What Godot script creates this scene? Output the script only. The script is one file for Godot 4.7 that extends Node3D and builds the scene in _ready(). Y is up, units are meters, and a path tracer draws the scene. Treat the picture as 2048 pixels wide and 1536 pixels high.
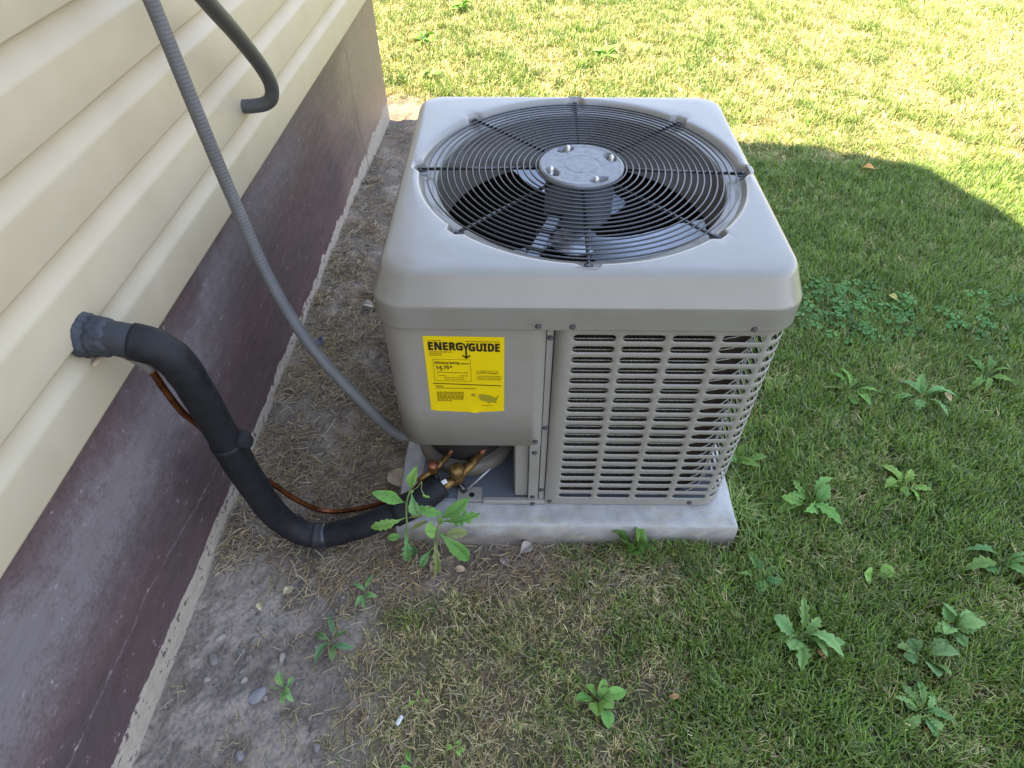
extends Node3D
# An air conditioner on its pad beside the cream sided wall of a house, at the edge of a lawn.

var rng := RandomNumberGenerator.new()
var n1 := FastNoiseLite.new()
var n2 := FastNoiseLite.new()
var n3 := FastNoiseLite.new()
var ac: Node3D

# ------------------------------------------------------------------ helpers
func V(x, y, z) -> Vector3:
	return Vector3(x, y, z)

func rf(a: float, b: float) -> float:
	return rng.randf_range(a, b)

func thing(called: String, label: String, category: String, at := Vector3.ZERO, group := "") -> Node3D:
	var o := Node3D.new()
	o.name = called
	add_child(o, true)
	o.position = at
	tag(o, label, category, group)
	return o

func tag(o: Node, label: String, category: String, group := "", kind := "") -> void:
	o.set_meta("label", label)
	o.set_meta("category", category)
	if group: o.set_meta("group", group)
	if kind: o.set_meta("kind", kind)

func part(called: String, mesh: Mesh, m: Material, parent: Node, at := Vector3.ZERO) -> MeshInstance3D:
	var o := MeshInstance3D.new()
	o.name = called
	o.mesh = mesh
	o.material_override = m
	o.position = at
	parent.add_child(o, true)
	return o

func mat(r: float, g: float, b: float, rough := 0.6, metal := 0.0, spec := 0.5) -> StandardMaterial3D:
	var m := StandardMaterial3D.new()
	m.albedo_color = Color(r, g, b)
	m.roughness = rough
	m.metallic = metal
	m.metallic_specular = spec
	return m

func noise(s: int, f: float, oct := 4, kind := FastNoiseLite.TYPE_SIMPLEX_SMOOTH) -> FastNoiseLite:
	var n := FastNoiseLite.new()
	n.seed = s
	n.frequency = f
	n.noise_type = kind
	n.fractal_octaves = oct
	return n

func ntex(s: int, f: float, oct: int, stops: Array, size := 512, kind := FastNoiseLite.TYPE_SIMPLEX_SMOOTH) -> NoiseTexture2D:
	var t := NoiseTexture2D.new()
	t.width = size
	t.height = size
	t.seamless = true
	t.noise = noise(s, f, oct, kind)
	if stops.size():
		var g := Gradient.new()
		var o := PackedFloat32Array()
		var c := PackedColorArray()
		for st in stops:
			o.append(st[0])
			c.append(st[1])
		g.offsets = o
		g.colors = c
		t.color_ramp = g
	return t

func grey(v: float) -> Color:
	return Color(v, v, v)

func tri_on(m: StandardMaterial3D, scale: float, world := false) -> void:
	m.uv1_triplanar = true
	m.uv1_world_triplanar = world
	m.uv1_scale = Vector3(scale, scale, scale)

# rows of points joined to a smooth sheet; closed joins the last column to the first
func grid(rows: Array, closed := false, cols: Array = [], flat := false, cap0 := false, cap1 := false) -> ArrayMesh:
	var st := SurfaceTool.new()
	st.begin(Mesh.PRIMITIVE_TRIANGLES)
	st.set_smooth_group(-1 if flat else 0)
	var n: int = rows[0].size()
	for i in rows.size():
		for j in n:
			if cols.size(): st.set_color(cols[i][j])
			st.set_uv(Vector2(float(j) / maxi(1, n - 1), float(i) / maxi(1, rows.size() - 1)))
			st.add_vertex(rows[i][j])
	var w := n if closed else n - 1
	for i in rows.size() - 1:
		for j in w:
			var a := i * n + j
			var b := i * n + (j + 1) % n
			st.add_index(a); st.add_index(b); st.add_index(a + n)
			st.add_index(b); st.add_index(b + n); st.add_index(a + n)
	for k in 2:
		if (k == 0 and cap0) or (k == 1 and cap1):
			var r: int = 0 if k == 0 else rows.size() - 1
			var mid := Vector3.ZERO
			for p in rows[r]: mid += p
			if cols.size(): st.set_color(cols[r][0])
			st.add_vertex(mid / n)
			var c := rows.size() * n + (1 if k == 1 and cap0 else 0)
			for j in n:
				if k == 0:
					st.add_index(c); st.add_index(r * n + (j + 1) % n); st.add_index(r * n + j)
				else:
					st.add_index(c); st.add_index(r * n + j); st.add_index(r * n + (j + 1) % n)
	st.generate_normals()
	st.index()
	return st.commit()

func spline(pts: Array, n: int) -> Array:
	var out := []
	for i in pts.size() - 1:
		var a: Vector3 = pts[maxi(0, i - 1)]
		var b: Vector3 = pts[i]
		var c: Vector3 = pts[i + 1]
		var d: Vector3 = pts[mini(pts.size() - 1, i + 2)]
		for k in n:
			out.append(b.cubic_interpolate(c, a, d, float(k) / n))
	out.append(pts[-1])
	return out

# evenly spaced samples of a line of points
func even(pts: Array, step: float) -> Array:
	var out := [pts[0]]
	var left := step
	for i in pts.size() - 1:
		var a: Vector3 = pts[i]
		var b: Vector3 = pts[i + 1]
		var l := a.distance_to(b)
		var at := 0.0
		while l - at >= left:
			at += left
			out.append(a.lerp(b, at / l))
			left = step
		left -= l - at
	out.append(pts[-1])
	return out

func tube_rows(pts: Array, radii: Array, sides: int) -> Array:
	var rows := []
	var t: Vector3 = (pts[1] - pts[0]).normalized()
	var u: Vector3 = t.cross(Vector3.UP if absf(t.y) < 0.9 else Vector3.RIGHT).normalized()
	for i in pts.size():
		t = (pts[mini(i + 1, pts.size() - 1)] - pts[maxi(0, i - 1)]).normalized()
		u = (u - t * u.dot(t)).normalized()
		var v := t.cross(u)
		var row := PackedVector3Array()
		for k in sides:
			var a := TAU * k / sides
			row.append(pts[i] + (u * cos(a) + v * sin(a)) * radii[i % radii.size()])
		rows.append(row)
	return rows

func tube(pts: Array, radii: Array, sides := 12) -> ArrayMesh:
	return grid(tube_rows(pts, radii, sides), true, [], false, true, true)

func lathe(profile: Array, n := 32) -> ArrayMesh:
	var rows := []
	for p in profile:
		var row := PackedVector3Array()
		for k in n:
			var a := TAU * k / n
			row.append(V(p.x * cos(a), p.y, -p.x * sin(a)))
		rows.append(row)
	return grid(rows, true)

func add_box(st: SurfaceTool, lo: Vector3, hi: Vector3) -> void:
	st.set_smooth_group(-1)
	var p := []
	for k in 8:
		p.append(V(hi.x if k & 1 else lo.x, hi.y if k & 2 else lo.y, hi.z if k & 4 else lo.z))
	for f in [[0, 2, 3, 1], [4, 5, 7, 6], [0, 1, 5, 4], [2, 6, 7, 3], [0, 4, 6, 2], [1, 3, 7, 5]]:
		for k in [0, 2, 1, 0, 3, 2]:
			st.add_vertex(p[f[k]])

# a box whose edges are cut by b
func cbox(lo: Vector3, hi: Vector3, b := 0.001) -> ArrayMesh:
	var c := (lo + hi) / 2
	var h := (hi - lo) / 2
	b = minf(b, minf(h.x, minf(h.y, h.z)) * 0.8)
	var rows := []
	for r in [[-h.y, b], [-h.y + b, 0.0], [h.y - b, 0.0], [h.y, b]]:
		var row := PackedVector3Array()
		var x: float = h.x - r[1]
		var z: float = h.z - r[1]
		for q in [[x - b, z], [x, z - b], [x, -z + b], [x - b, -z], [-x + b, -z], [-x, -z + b], [-x, z - b], [-x + b, z]]:
			row.append(c + V(q[0], r[0], q[1]))
		rows.append(row)
	return grid(rows, true, [], true, true, true)

func prism(poly: PackedVector2Array, depth: float) -> ArrayMesh:
	var st := SurfaceTool.new()
	st.begin(Mesh.PRIMITIVE_TRIANGLES)
	st.set_smooth_group(-1)
	var idx := Geometry2D.triangulate_polygon(poly)
	for z in [0.0, depth]:
		for i in range(0, idx.size(), 3):
			for k in ([0, 1, 2] if z == 0.0 else [0, 2, 1]):
				var q := poly[idx[i + k]]
				st.add_vertex(V(q.x, q.y, z))
	for i in poly.size():
		var a := poly[i]
		var b := poly[(i + 1) % poly.size()]
		for q in [V(a.x, a.y, 0), V(b.x, b.y, 0), V(b.x, b.y, depth), V(a.x, a.y, 0), V(b.x, b.y, depth), V(a.x, a.y, depth)]:
			st.add_vertex(q)
	st.generate_normals()
	return st.commit()

func rr(theta: float, h: float, r: float) -> float:   # how far a rounded square reaches in a direction
	var c := absf(cos(theta))
	var s := absf(sin(theta))
	var t := minf(h / maxf(c, 1e-6), h / maxf(s, 1e-6))
	if t * c > h - r and t * s > h - r:
		var k := h - r
		var b := (c + s) * k
		t = b + sqrt(maxf(0.0, b * b - (2 * k * k - r * r)))
	return t

# the points of a rounded rectangle, corner after corner
func rring(x0: float, x1: float, z0: float, z1: float, r: float, y: float, n := 8, side := 6) -> PackedVector3Array:
	var out := PackedVector3Array()
	var cs := [[x1 - r, z1 - r, 0.0], [x1 - r, z0 + r, PI / 2], [x0 + r, z0 + r, PI], [x0 + r, z1 - r, PI * 1.5]]
	for q in 4:
		var c: Array = cs[q]
		for k in n + 1:
			var a: float = c[2] + PI / 2 * k / n
			out.append(V(c[0] + r * sin(a), y, c[1] + r * cos(a)))
		var nx: Array = cs[(q + 1) % 4]
		var from := out[out.size() - 1]
		var to := V(nx[0] + r * sin(nx[2]), y, nx[1] + r * cos(nx[2]))
		for k in range(1, side):
			out.append(from.lerp(to, float(k) / side))
	return out

# a way round a rounded square of half width h: from the front at x0, to the right, round the back and to the left side
func way(u: float, h: float, r: float, x0: float) -> Array:
	var s := h - r
	var parts := [s - x0, PI / 2 * r, 2 * s, PI / 2 * r, 2 * s, PI / 2 * r, 2 * s]
	var i := 0
	while i < 6 and u > parts[i]:
		u -= parts[i]
		i += 1
	match i:
		0: return [V(x0 + u, 0, h), V(0, 0, 1)]
		1: return [V(s + r * sin(u / r), 0, s + r * cos(u / r)), V(sin(u / r), 0, cos(u / r))]
		2: return [V(h, 0, s - u), V(1, 0, 0)]
		3: return [V(s + r * cos(u / r), 0, -s - r * sin(u / r)), V(cos(u / r), 0, -sin(u / r))]
		4: return [V(s - u, 0, -h), V(0, 0, -1)]
		5: return [V(-s - r * sin(u / r), 0, -s - r * cos(u / r)), V(-sin(u / r), 0, -cos(u / r))]
	return [V(-h, 0, -s + u), V(-1, 0, 0)]

func smooth(a: float, b: float, x: float) -> float:
	return smoothstep(a, b, x)

# ------------------------------------------------------------------ the ground
func gy(x: float, z: float) -> float:
	var yw := -0.676
	if z < 0.3:
		yw = lerpf(-0.662, -0.676, smooth(0.0, 0.3, z))
	if z < -1.0:
		yw = lerpf(-0.70, -0.662, smooth(-1.7, -1.0, z))
	var y := lerpf(yw, -0.684, smooth(-0.70, -0.50, x))
	y = lerpf(y, -0.690, smooth(0.2, 0.5, x))
	y -= 0.010 * exp(-(pow((x + 0.15) / 0.2, 2) + pow((z - 0.45) / 0.12, 2)))
	return y

func bare(x: float, z: float) -> float:   # 1 where the soil is bare, 0 under full lawn
	var w := n2.get_noise_2d(x * 9, z * 9) * 0.12
	if z < -1.75:
		return smooth(0.0, 0.3, 0.18 - (x + 0.62) * 0.6 + (z + 2.02) + w)
	var edge := -0.30
	if z > 0.38:
		edge = lerpf(0.02, -0.40, smooth(0.42, 0.56, z))
	return 1.0 - smooth(edge - 0.10, edge + 0.12, x + w)

func ground() -> void:
	var xs := PackedFloat32Array([-60, -25, -10, -5, -2.5, -1.4, -1.0, -0.85])
	var x := -0.80
	while x < 0.15:
		xs.append(x)
		x += 0.008
	while x < 4.0:
		xs.append(x)
		x += 0.06
	for q in [4.5, 6.0, 10.0, 25.0, 60.0]: xs.append(q)
	var zs := PackedFloat32Array([-60, -25, -12, -8, -6, -5])
	var z := -4.4
	while z < -2.3:
		zs.append(z)
		z += 0.06
	while z < 1.05:
		zs.append(z)
		z += 0.009
	while z < 1.8:
		zs.append(z)
		z += 0.05
	for q in [2.2, 3.0, 5.0, 10.0, 25.0, 60.0]: zs.append(q)
	var rows := []
	var cols := []
	var clod := noise(41, 14.0, 5)
	var fine := noise(42, 60.0, 3)
	var cell := noise(43, 9.0, 1, FastNoiseLite.TYPE_CELLULAR)
	cell.cellular_return_type = FastNoiseLite.RETURN_DISTANCE2_SUB
	for zz in zs:
		var row := PackedVector3Array()
		var crow := PackedColorArray()
		for xx in xs:
			var b := bare(xx, zz)
			var y := gy(xx, zz)
			if xx > -0.85 and xx < 0.4 and zz > -2.4 and zz < 1.2:
				var wx: float = xx + clod.get_noise_2d(zz, xx) * 0.03
				var e := cell.get_noise_2d(wx, zz) + 1.0
				y += clod.get_noise_2d(xx, zz) * 0.012 * (0.6 + n1.get_noise_2d(xx * 3, zz * 3 + 9)) + fine.get_noise_2d(xx, zz) * 0.0062 * smooth(-0.25, 0.3, n2.get_noise_2d(xx * 5, zz * 5))
				y -= 0.005 * (1.0 - smooth(0.0, 0.07, e)) * smooth(0.0, 0.25, n1.get_noise_2d(xx * 6, zz * 6) + 0.05) * b
			var s := 0.5 + 0.5 * n1.get_noise_2d(xx * 5 + 30, zz * 5)
			var soil := Color(0.205, 0.172, 0.142).lerp(Color(0.285, 0.247, 0.212), smooth(0.35, 0.75, s))
			var crust := smooth(-0.02, 0.10, n2.get_noise_2d(xx * 4.5 + 7, zz * 4.5) + 0.35 * clod.get_noise_2d(xx * 1.5, zz * 1.5))
			soil = soil * lerpf(0.80, 1.10, crust)
			y += 0.004 * crust * b
			if zz > 0.3 and xx < -0.35:
				soil = soil.lerp(Color(0.29, 0.262, 0.238) * lerpf(0.80, 1.1, crust), 0.6 * smooth(0.3, 0.6, zz))
			var thatch := Color(0.10, 0.085, 0.045).lerp(Color(0.15, 0.125, 0.07), s)
			soil = soil * Color(1.04, 0.965, 0.87)
			row.append(V(xx, y, zz))
			crow.append(thatch.lerp(soil, b))
		rows.append(row)
		cols.append(crow)
	var m := mat(1, 1, 1, 0.95, 0, 0.25)
	m.vertex_color_use_as_albedo = true
	m.albedo_texture = ntex(5, 0.05, 5, [[0.0, grey(0.72)], [0.45, grey(0.93)], [0.6, Color(1, 0.985, 0.96)], [1.0, grey(1.0)]])
	m.heightmap_enabled = true
	m.heightmap_scale = 0.18
	m.heightmap_texture = ntex(6, 0.06, 5, [])
	tri_on(m, 3.1, true)
	var o := part("ground", grid(rows, false, cols), m, self)
	tag(o, "grey brown bare soil by the house wall running out under the lawn", "ground", "", "structure")

# ------------------------------------------------------------------ grass and litter
func blade_tuft(s: int, count: int, spread: float, h0: float, h1: float, w: float, lean: float, palette: Array) -> ArrayMesh:
	rng.seed = s
	var st := SurfaceTool.new()
	st.begin(Mesh.PRIMITIVE_TRIANGLES)
	st.set_smooth_group(-1)
	for k in count:
		var a := rf(0, TAU)
		var r := spread * sqrt(rng.randf())
		var p := V(cos(a) * r, -0.004, sin(a) * r)
		var h := rf(h0, h1)
		var yaw := rf(0, TAU)
		var d := V(cos(yaw), 0, sin(yaw))
		var l := lean * rf(0.2, 1.3)
		var mid := p + V(0, h * 0.58, 0) + d * h * l * 0.35
		var tip := p + V(0, h * (1.0 - l * 0.25), 0) + d * h * l
		var side := V(-sin(yaw), 0, cos(yaw)).rotated(Vector3.UP, rf(-1, 1)) * w * rf(0.6, 1.2) * 0.5
		var c: Color = palette[rng.randi() % palette.size()]
		c = c * rf(0.75, 1.25)
		var ct := c.lerp(Color(0.52, 0.47, 0.26), rf(0.0, 0.55))
		for q in [[p - side, c], [p + side, c], [mid + side * 0.85, c], [p - side, c], [mid + side * 0.85, c], [mid - side * 0.85, c], [mid - side * 0.85, c], [mid + side * 0.85, c], [tip + side * 0.35, ct], [mid - side * 0.85, c], [tip + side * 0.35, ct], [tip - side * 0.35, ct]]:
			st.set_color(Color(q[1].r, q[1].g, q[1].b))
			st.add_vertex(q[0])
	st.generate_normals()
	return st.commit()

func straw_clump(s: int, count: int, spread: float) -> ArrayMesh:
	rng.seed = s
	var st := SurfaceTool.new()
	st.begin(Mesh.PRIMITIVE_TRIANGLES)
	st.set_smooth_group(-1)
	for k in count:
		var a := rf(0, TAU)
		var r := spread * sqrt(rng.randf())
		var yaw := rf(0, TAU)
		var l := rf(0.010, 0.042)
		var y := rf(0.001, 0.013)
		var p := V(cos(a) * r, y, sin(a) * r)
		var c: Color = [Color(0.40, 0.31, 0.18), Color(0.30, 0.22, 0.13), Color(0.48, 0.40, 0.26), Color(0.18, 0.13, 0.09), Color(0.36, 0.26, 0.13), Color(0.26, 0.20, 0.15)][rng.randi() % 6]
		c = c * rf(0.8, 1.15)
		st.set_color(Color(c.r, c.g, c.b))
		var w := rf(0.0005, 0.0009)
		var bend := rf(-0.25, 0.25)
		var dy := rf(-0.15, 0.25)
		for i in 4:
			var d := V(cos(yaw), dy, sin(yaw))
			var q := p + d * l / 4
			q.y = maxf(q.y, 0.0008)
			var sd := V(-sin(yaw), 0, cos(yaw)) * w
			var up := V(0, w * 1.2, 0)
			for vtx in [p - sd, p + up, q + up, p - sd, q + up, q - sd, p + up, p + sd, q + sd, p + up, q + sd, q + up]:
				st.add_vertex(vtx)
			p = q
			yaw += bend * rf(0.2, 1.0)
			dy -= 0.08
	st.generate_normals()
	return st.commit()

func scatter(called: String, label: String, category: String, mesh: Mesh, m: Material, where: Array, tints: Array) -> void:
	var mm := MultiMesh.new()
	mm.transform_format = MultiMesh.TRANSFORM_3D
	mm.use_colors = true
	mm.mesh = mesh
	mm.instance_count = where.size()
	for i in where.size():
		mm.set_instance_transform(i, where[i])
		mm.set_instance_color(i, tints[i])
	var o := MultiMeshInstance3D.new()
	o.name = called
	o.multimesh = mm
	o.material_override = m
	add_child(o, true)
	tag(o, label, category, "", "stuff")

func on_pad(x: float, z: float) -> bool:
	return x > -0.385 and x < 0.368 and z > -0.42 and z < 0.392

func place(x: float, z: float, s: float, tilt := 0.12) -> Transform3D:
	var b := Basis(Vector3.UP, rf(0, TAU)) * Basis(V(1, 0, 0), rf(-tilt, tilt))
	return Transform3D(b.scaled(V(s, s * rf(0.8, 1.2), s)), V(x, gy(x, z), z))

func lawn() -> void:
	var g1 := Color(0.090, 0.190, 0.030)
	var g2 := Color(0.145, 0.245, 0.045)
	var g3 := Color(0.215, 0.300, 0.070)
	var g4 := Color(0.055, 0.125, 0.030)
	var yl := Color(0.36, 0.35, 0.12)
	var st1 := Color(0.54, 0.46, 0.25)
	var st2 := Color(0.40, 0.31, 0.16)
	var m := mat(1, 1, 1, 0.52, 0, 0.5)
	m.vertex_color_use_as_albedo = true
	m.backlight_enabled = true
	m.backlight = Color(0.55, 0.6, 0.3)
	var tufts := [
		blade_tuft(1, 14, 0.022, 0.026, 0.048, 0.0029, 0.62, [g1, g2, g4, g2, g1, g3]),
		blade_tuft(2, 14, 0.024, 0.024, 0.045, 0.0027, 0.80, [g1, g2, g3, g2, yl, g4]),
		blade_tuft(3, 13, 0.024, 0.018, 0.038, 0.0025, 0.95, [g2, g3, yl, st1, g1, st2]),
		blade_tuft(4, 12, 0.024, 0.012, 0.030, 0.0020, 1.1, [st1, st2, yl, st1, st2, g2]),
		blade_tuft(5, 10, 0.016, 0.035, 0.065, 0.0026, 0.9, [g1, g2, g2, g3]),
	]
	var where := [[], [], [], [], []]
	var tints := [[], [], [], [], []]
	rng.seed = 77
	for zone in [[-0.75, 2.0, -1.7, 1.25, 7600.0, 1.0], [-1.2, 4.6, -4.8, -1.7, 3700.0, 1.35], [-6.0, 7.0, -9.0, -4.8, 420.0, 2.2], [2.0, 5.0, -1.7, 1.6, 500.0, 1.8]]:
		var total := int((zone[1] - zone[0]) * (zone[3] - zone[2]) * zone[4])
		for k in total:
			var x := rf(zone[0], zone[1])
			var z := rf(zone[2], zone[3])
			if on_pad(x, z) or (x < -0.70 - 0.025 * z and z > -1.82):
				continue
			var b := bare(x, z)
			var patch := n1.get_noise_2d(x * 2.2, z * 2.2)
			var p2 := n3.get_noise_2d(x * 6, z * 6)
			var p4 := n3.get_noise_2d(x * 17 + 4, z * 17)
			var keep := (1.0 - b) * (1.0 - 0.55 * smooth(0.05, 0.35, p4))
			# the worn strip in front of the pad
			var worn := smooth(0.38, -0.10, x + n2.get_noise_2d(x * 6, z * 6) * 0.22) * smooth(0.36, 0.44, z)
			keep *= 1.0 - 0.45 * worn * smooth(-0.25, 0.25, p2 + 0.1)
			if rng.randf() > keep:
				continue
			var dry := clampf(0.17 + 0.50 * patch + 0.25 * p2 + 0.62 * worn + 0.35 * worn * smooth(0.1, -0.3, x), 0, 1)
			if z < -1.35:  # past the shadow edge: real straw, raised further to paint in sunlit yellow
				dry = clampf(0.74 + 0.42 * patch + 0.3 * p2 + 0.22 * smooth(0.3, 2.6, x), 0.15, 1)
			var q := rng.randf()
			var kind := 0
			if q < dry * dry * 0.85:
				kind = 3
			elif q < dry:
				kind = 2
			elif q < dry + 0.3:
				kind = 1
			if on_pad(x - 0.05, z) and x > 0.3 and rng.randf() < 0.5:
				kind = 4
			var s: float = zone[5] * rf(0.75, 1.2) * (1.0 - 0.30 * worn)
			where[kind].append(place(x, z, s))
			var v := rf(0.80, 1.14) * (1.0 + 0.30 * p2 - 0.25 * p4)
			tints[kind].append(Color(v * rf(1.06, 1.26), v * 1.08, v * rf(0.85, 1.08)))
	for k in 5:
		scatter("dry_grass" if k == 3 else "lawn_grass", [
			"dense short green blades filling the mown lawn",
			"slightly yellowed short blades mixed into the mown lawn",
			"half dried grass blades thinning out through the lawn",
			"straw coloured dead grass blades in the worn lawn before the pad and, thickened for a sunlit yellow, in the sun",
			"longer uncut grass along the side of the concrete pad"][k], "grass", tufts[k], m, where[k], tints[k])
	# dead clippings on the soil between wall and unit, and before the pad
	var sm := mat(1, 1, 1, 0.8, 0, 0.3)
	sm.vertex_color_use_as_albedo = true
	var clumps := [straw_clump(11, 16, 0.035), straw_clump(12, 12, 0.045), straw_clump(13, 20, 0.03)]
	var sw := [[], [], []]
	var sc := [[], [], []]
	rng.seed = 99
	for k in 14000:
		var x := rf(-0.78, 0.30)
		var z := rf(-1.75, 1.0)
		if on_pad(x, z) or x < -0.755 - 0.025 * z:
			continue
		var p := n3.get_noise_2d(x * 5 + 9, z * 5) + 0.5 * n1.get_noise_2d(x * 12, z * 12)
		var d := 0.0
		if z < 0.5:
			d = smooth(-0.15, 0.45, p + 0.12) * smooth(-1.2, -0.45, z) * 0.9 + 0.05
			d *= 1.0 - 0.8 * smooth(0.34, 0.50, z) * smooth(-0.52, -0.62, x)
		else:
			d = 0.20 * smooth(-0.55, -0.40, x) * smooth(-0.1, 0.4, p + 0.12) * smooth(0.30, 0.0, x) + 0.012
		d += 0.65 * exp(-(pow((x + 0.44) / 0.14, 2) + pow((z - 0.44) / 0.07, 2)))
		d += 0.5 * exp(-(pow((x + 0.50) / 0.09, 2) + pow((z - 0.22) / 0.10, 2)))
		if rng.randf() > d:
			continue
		var kd := rng.randi() % 3
		sw[kd].append(place(x, z, rf(0.7, 1.25), 0.2))
		var v := rf(0.75, 1.15)
		sc[kd].append(Color(v, v * rf(0.95, 1.03), v * rf(0.9, 1.05)))
	for k in 3:
		scatter("dry_straw", ["tangled dead grass clippings lying on the soil beside the unit", "loose pale straws strewn over the bare soil", "short matted straw under the black pipe and before the pad"][k], "straw", clumps[k], sm, sw[k], sc[k])
	# gravel
	var gm := mat(0.50, 0.46, 0.42, 0.95)
	gm.vertex_color_use_as_albedo = true
	var gw := []
	var gc := []
	for k in 9000:
		var x := rf(-0.80, 0.12)
		var z := rf(-1.75, 1.0)
		if on_pad(x, z) or rng.randf() > bare(x, z) * (0.25 + 0.75 * smooth(-0.2, 0.4, n1.get_noise_2d(x * 8, z * 8 + 5) + 0.1 + 0.3 * smooth(0.45, 0.8, z))):
			continue
		var s := 0.0012 + 0.0046 * pow(rng.randf(), 4.0)
		var t := place(x, z, s, 0.5)
		t.origin.y += s * 0.2
		gw.append(t)
		var v := rf(0.55, 1.25)
		gc.append(Color(v, v * 0.98, v * 0.95))
	scatter("gravel", "tiny grit and crumbs of earth over the bare soil", "gravel", stone_mesh(3, 0.75, 6), gm, gw, gc)

func stone_mesh(s: int, flat: float, n := 12) -> ArrayMesh:
	var nz := noise(s, 0.7, 2)
	var rows := []
	for i in n + 1:
		var row := PackedVector3Array()
		var ph := PI * i / n
		for j in n * 2:
			var a := TAU * j / (n * 2)
			var d := V(sin(ph) * cos(a), cos(ph), sin(ph) * sin(a))
			var r := 1.0 + 0.28 * nz.get_noise_3d(d.x, d.y, d.z)
			row.append(V(d.x * r, d.y * r * flat, d.z * r))
		rows.append(row)
	return grid(rows, true)

# ------------------------------------------------------------------ plants
# a leaf from a to b: toothed or smooth rim, folded along the rib, sagging
func leaf_mesh(l: float, w: float, teeth: float, sag: float, fold: float, s: int, base: Color, round_tip := 0.0) -> ArrayMesh:
	rng.seed = s
	var n := 22
	var rows := []
	var cols := []
	var wav := rf(0, TAU)
	for i in n + 1:
		var t := float(i) / n
		var prof := pow(sin(PI * pow(t, lerpf(1.15, 1.75, round_tip))), 0.75) * (0.28 + 0.72 * smooth(0.0, 0.55, t))
		if t < 0.12: prof = maxf(prof * 0.5, 0.10)
		var lr := []
		for sd in 2:
			var saw := fmod(t * 6.3 + sd * 0.37 + rf(-0.04, 0.04), 1.0)
			lr.append(maxf(0.012, prof * (1.0 - teeth * (1.0 - saw) * 0.75)) * w * 0.5)
		var y := l * (sag * (t - t * t) * 1.6 - maxf(0, sag) * 0.35 * t * t)
		var cw := l * 0.018 * sin(t * 9 + wav)
		var x: float = l * 0.03 * sin(t * 4 + wav)
		var row := PackedVector3Array([
			V(x - lr[0], y + fold * lr[0] + cw, t * l), V(x - lr[0] * 0.5, y + fold * lr[0] * 0.65 + l * 0.008, t * l), V(x - w * 0.025, y + 0.0004, t * l), V(x, y - w * 0.02, t * l),
			V(x + w * 0.025, y + 0.0004, t * l), V(x + lr[1] * 0.5, y + fold * lr[1] * 0.65 + l * 0.008, t * l), V(x + lr[1], y + fold * lr[1] - cw, t * l)])
		rows.append(row)
		var c := base * rf(0.9, 1.1)
		var rib := base.lerp(Color(0.36, 0.42, 0.22), 0.6 * (1.0 - 0.6 * t))
		var spot := base.lerp(Color(0.42, 0.42, 0.16), rf(0, 0.25))
		c.a = 1
		rib.a = 1
		cols.append(PackedColorArray([spot, c, c, rib, c, c, spot]))
	return grid(rows, false, cols)

var leaf_m: StandardMaterial3D
var dead_m: StandardMaterial3D

func leaf_at(parent: Node3D, a: Vector3, b: Vector3, w: float, teeth: float, sag: float, fold: float, s: int, c: Color, up := V(0, 0.8, 0.6), rt := 0.0) -> MeshInstance3D:
	var d := b - a
	var zf := d.normalized()
	var xf := up.cross(zf).normalized()
	var yf := zf.cross(xf)
	var o := part("leaf", leaf_mesh(d.length(), w, teeth, sag, fold, s, c, rt), leaf_m, parent)
	o.transform = Transform3D(Basis(xf, yf, zf), a)
	return o

func rosette(called: String, label: String, category: String, x: float, z: float, n: int, l: float, w: float, teeth: float, lift: float, s: int, c: Color, rt := 0.0, stem := 0.0) -> Node3D:
	var y := gy(x, z)
	var o := thing(called, label, category, V(x, y, z), "weeds in the lawn and soil")
	var r2 := RandomNumberGenerator.new()
	r2.seed = s
	if stem > 0:
		part("stem", tube([V(0, -0.005, 0), V(0.003, stem * 0.5, 0.002), V(0.002, stem, 0.004)], [0.0014], 6), leaf_m_stem, o)
	for k in n:
		var a := TAU * k / n * 1.0 + r2.randf_range(-0.6, 0.6)
		var ll := l * r2.randf_range(0.65, 1.15)
		var li := lift * r2.randf_range(0.35, 1.5)
		var h := stem * r2.randf_range(0.3, 1.0)
		var from := V(cos(a) * 0.004, 0.014 + h, sin(a) * 0.004)
		var to := from + V(cos(a) * ll * cos(li), sin(li) * ll, sin(a) * ll * cos(li))
		var cc := c * r2.randf_range(0.8, 1.25)
		cc.a = 1
		cc = cc.lerp(Color(0.26, 0.32, 0.06), r2.randf_range(0, 0.4))
		leaf_at(o, from, to, w * r2.randf_range(0.7, 1.25), teeth * r2.randf_range(0.7, 1.3), r2.randf_range(0.05, 0.75), r2.randf_range(0.05, 0.6), s * 31 + k, cc, V(r2.randf_range(-0.6, 0.6), 1, r2.randf_range(-0.6, 0.6)), rt)
	return o

var leaf_m_stem: StandardMaterial3D

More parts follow.
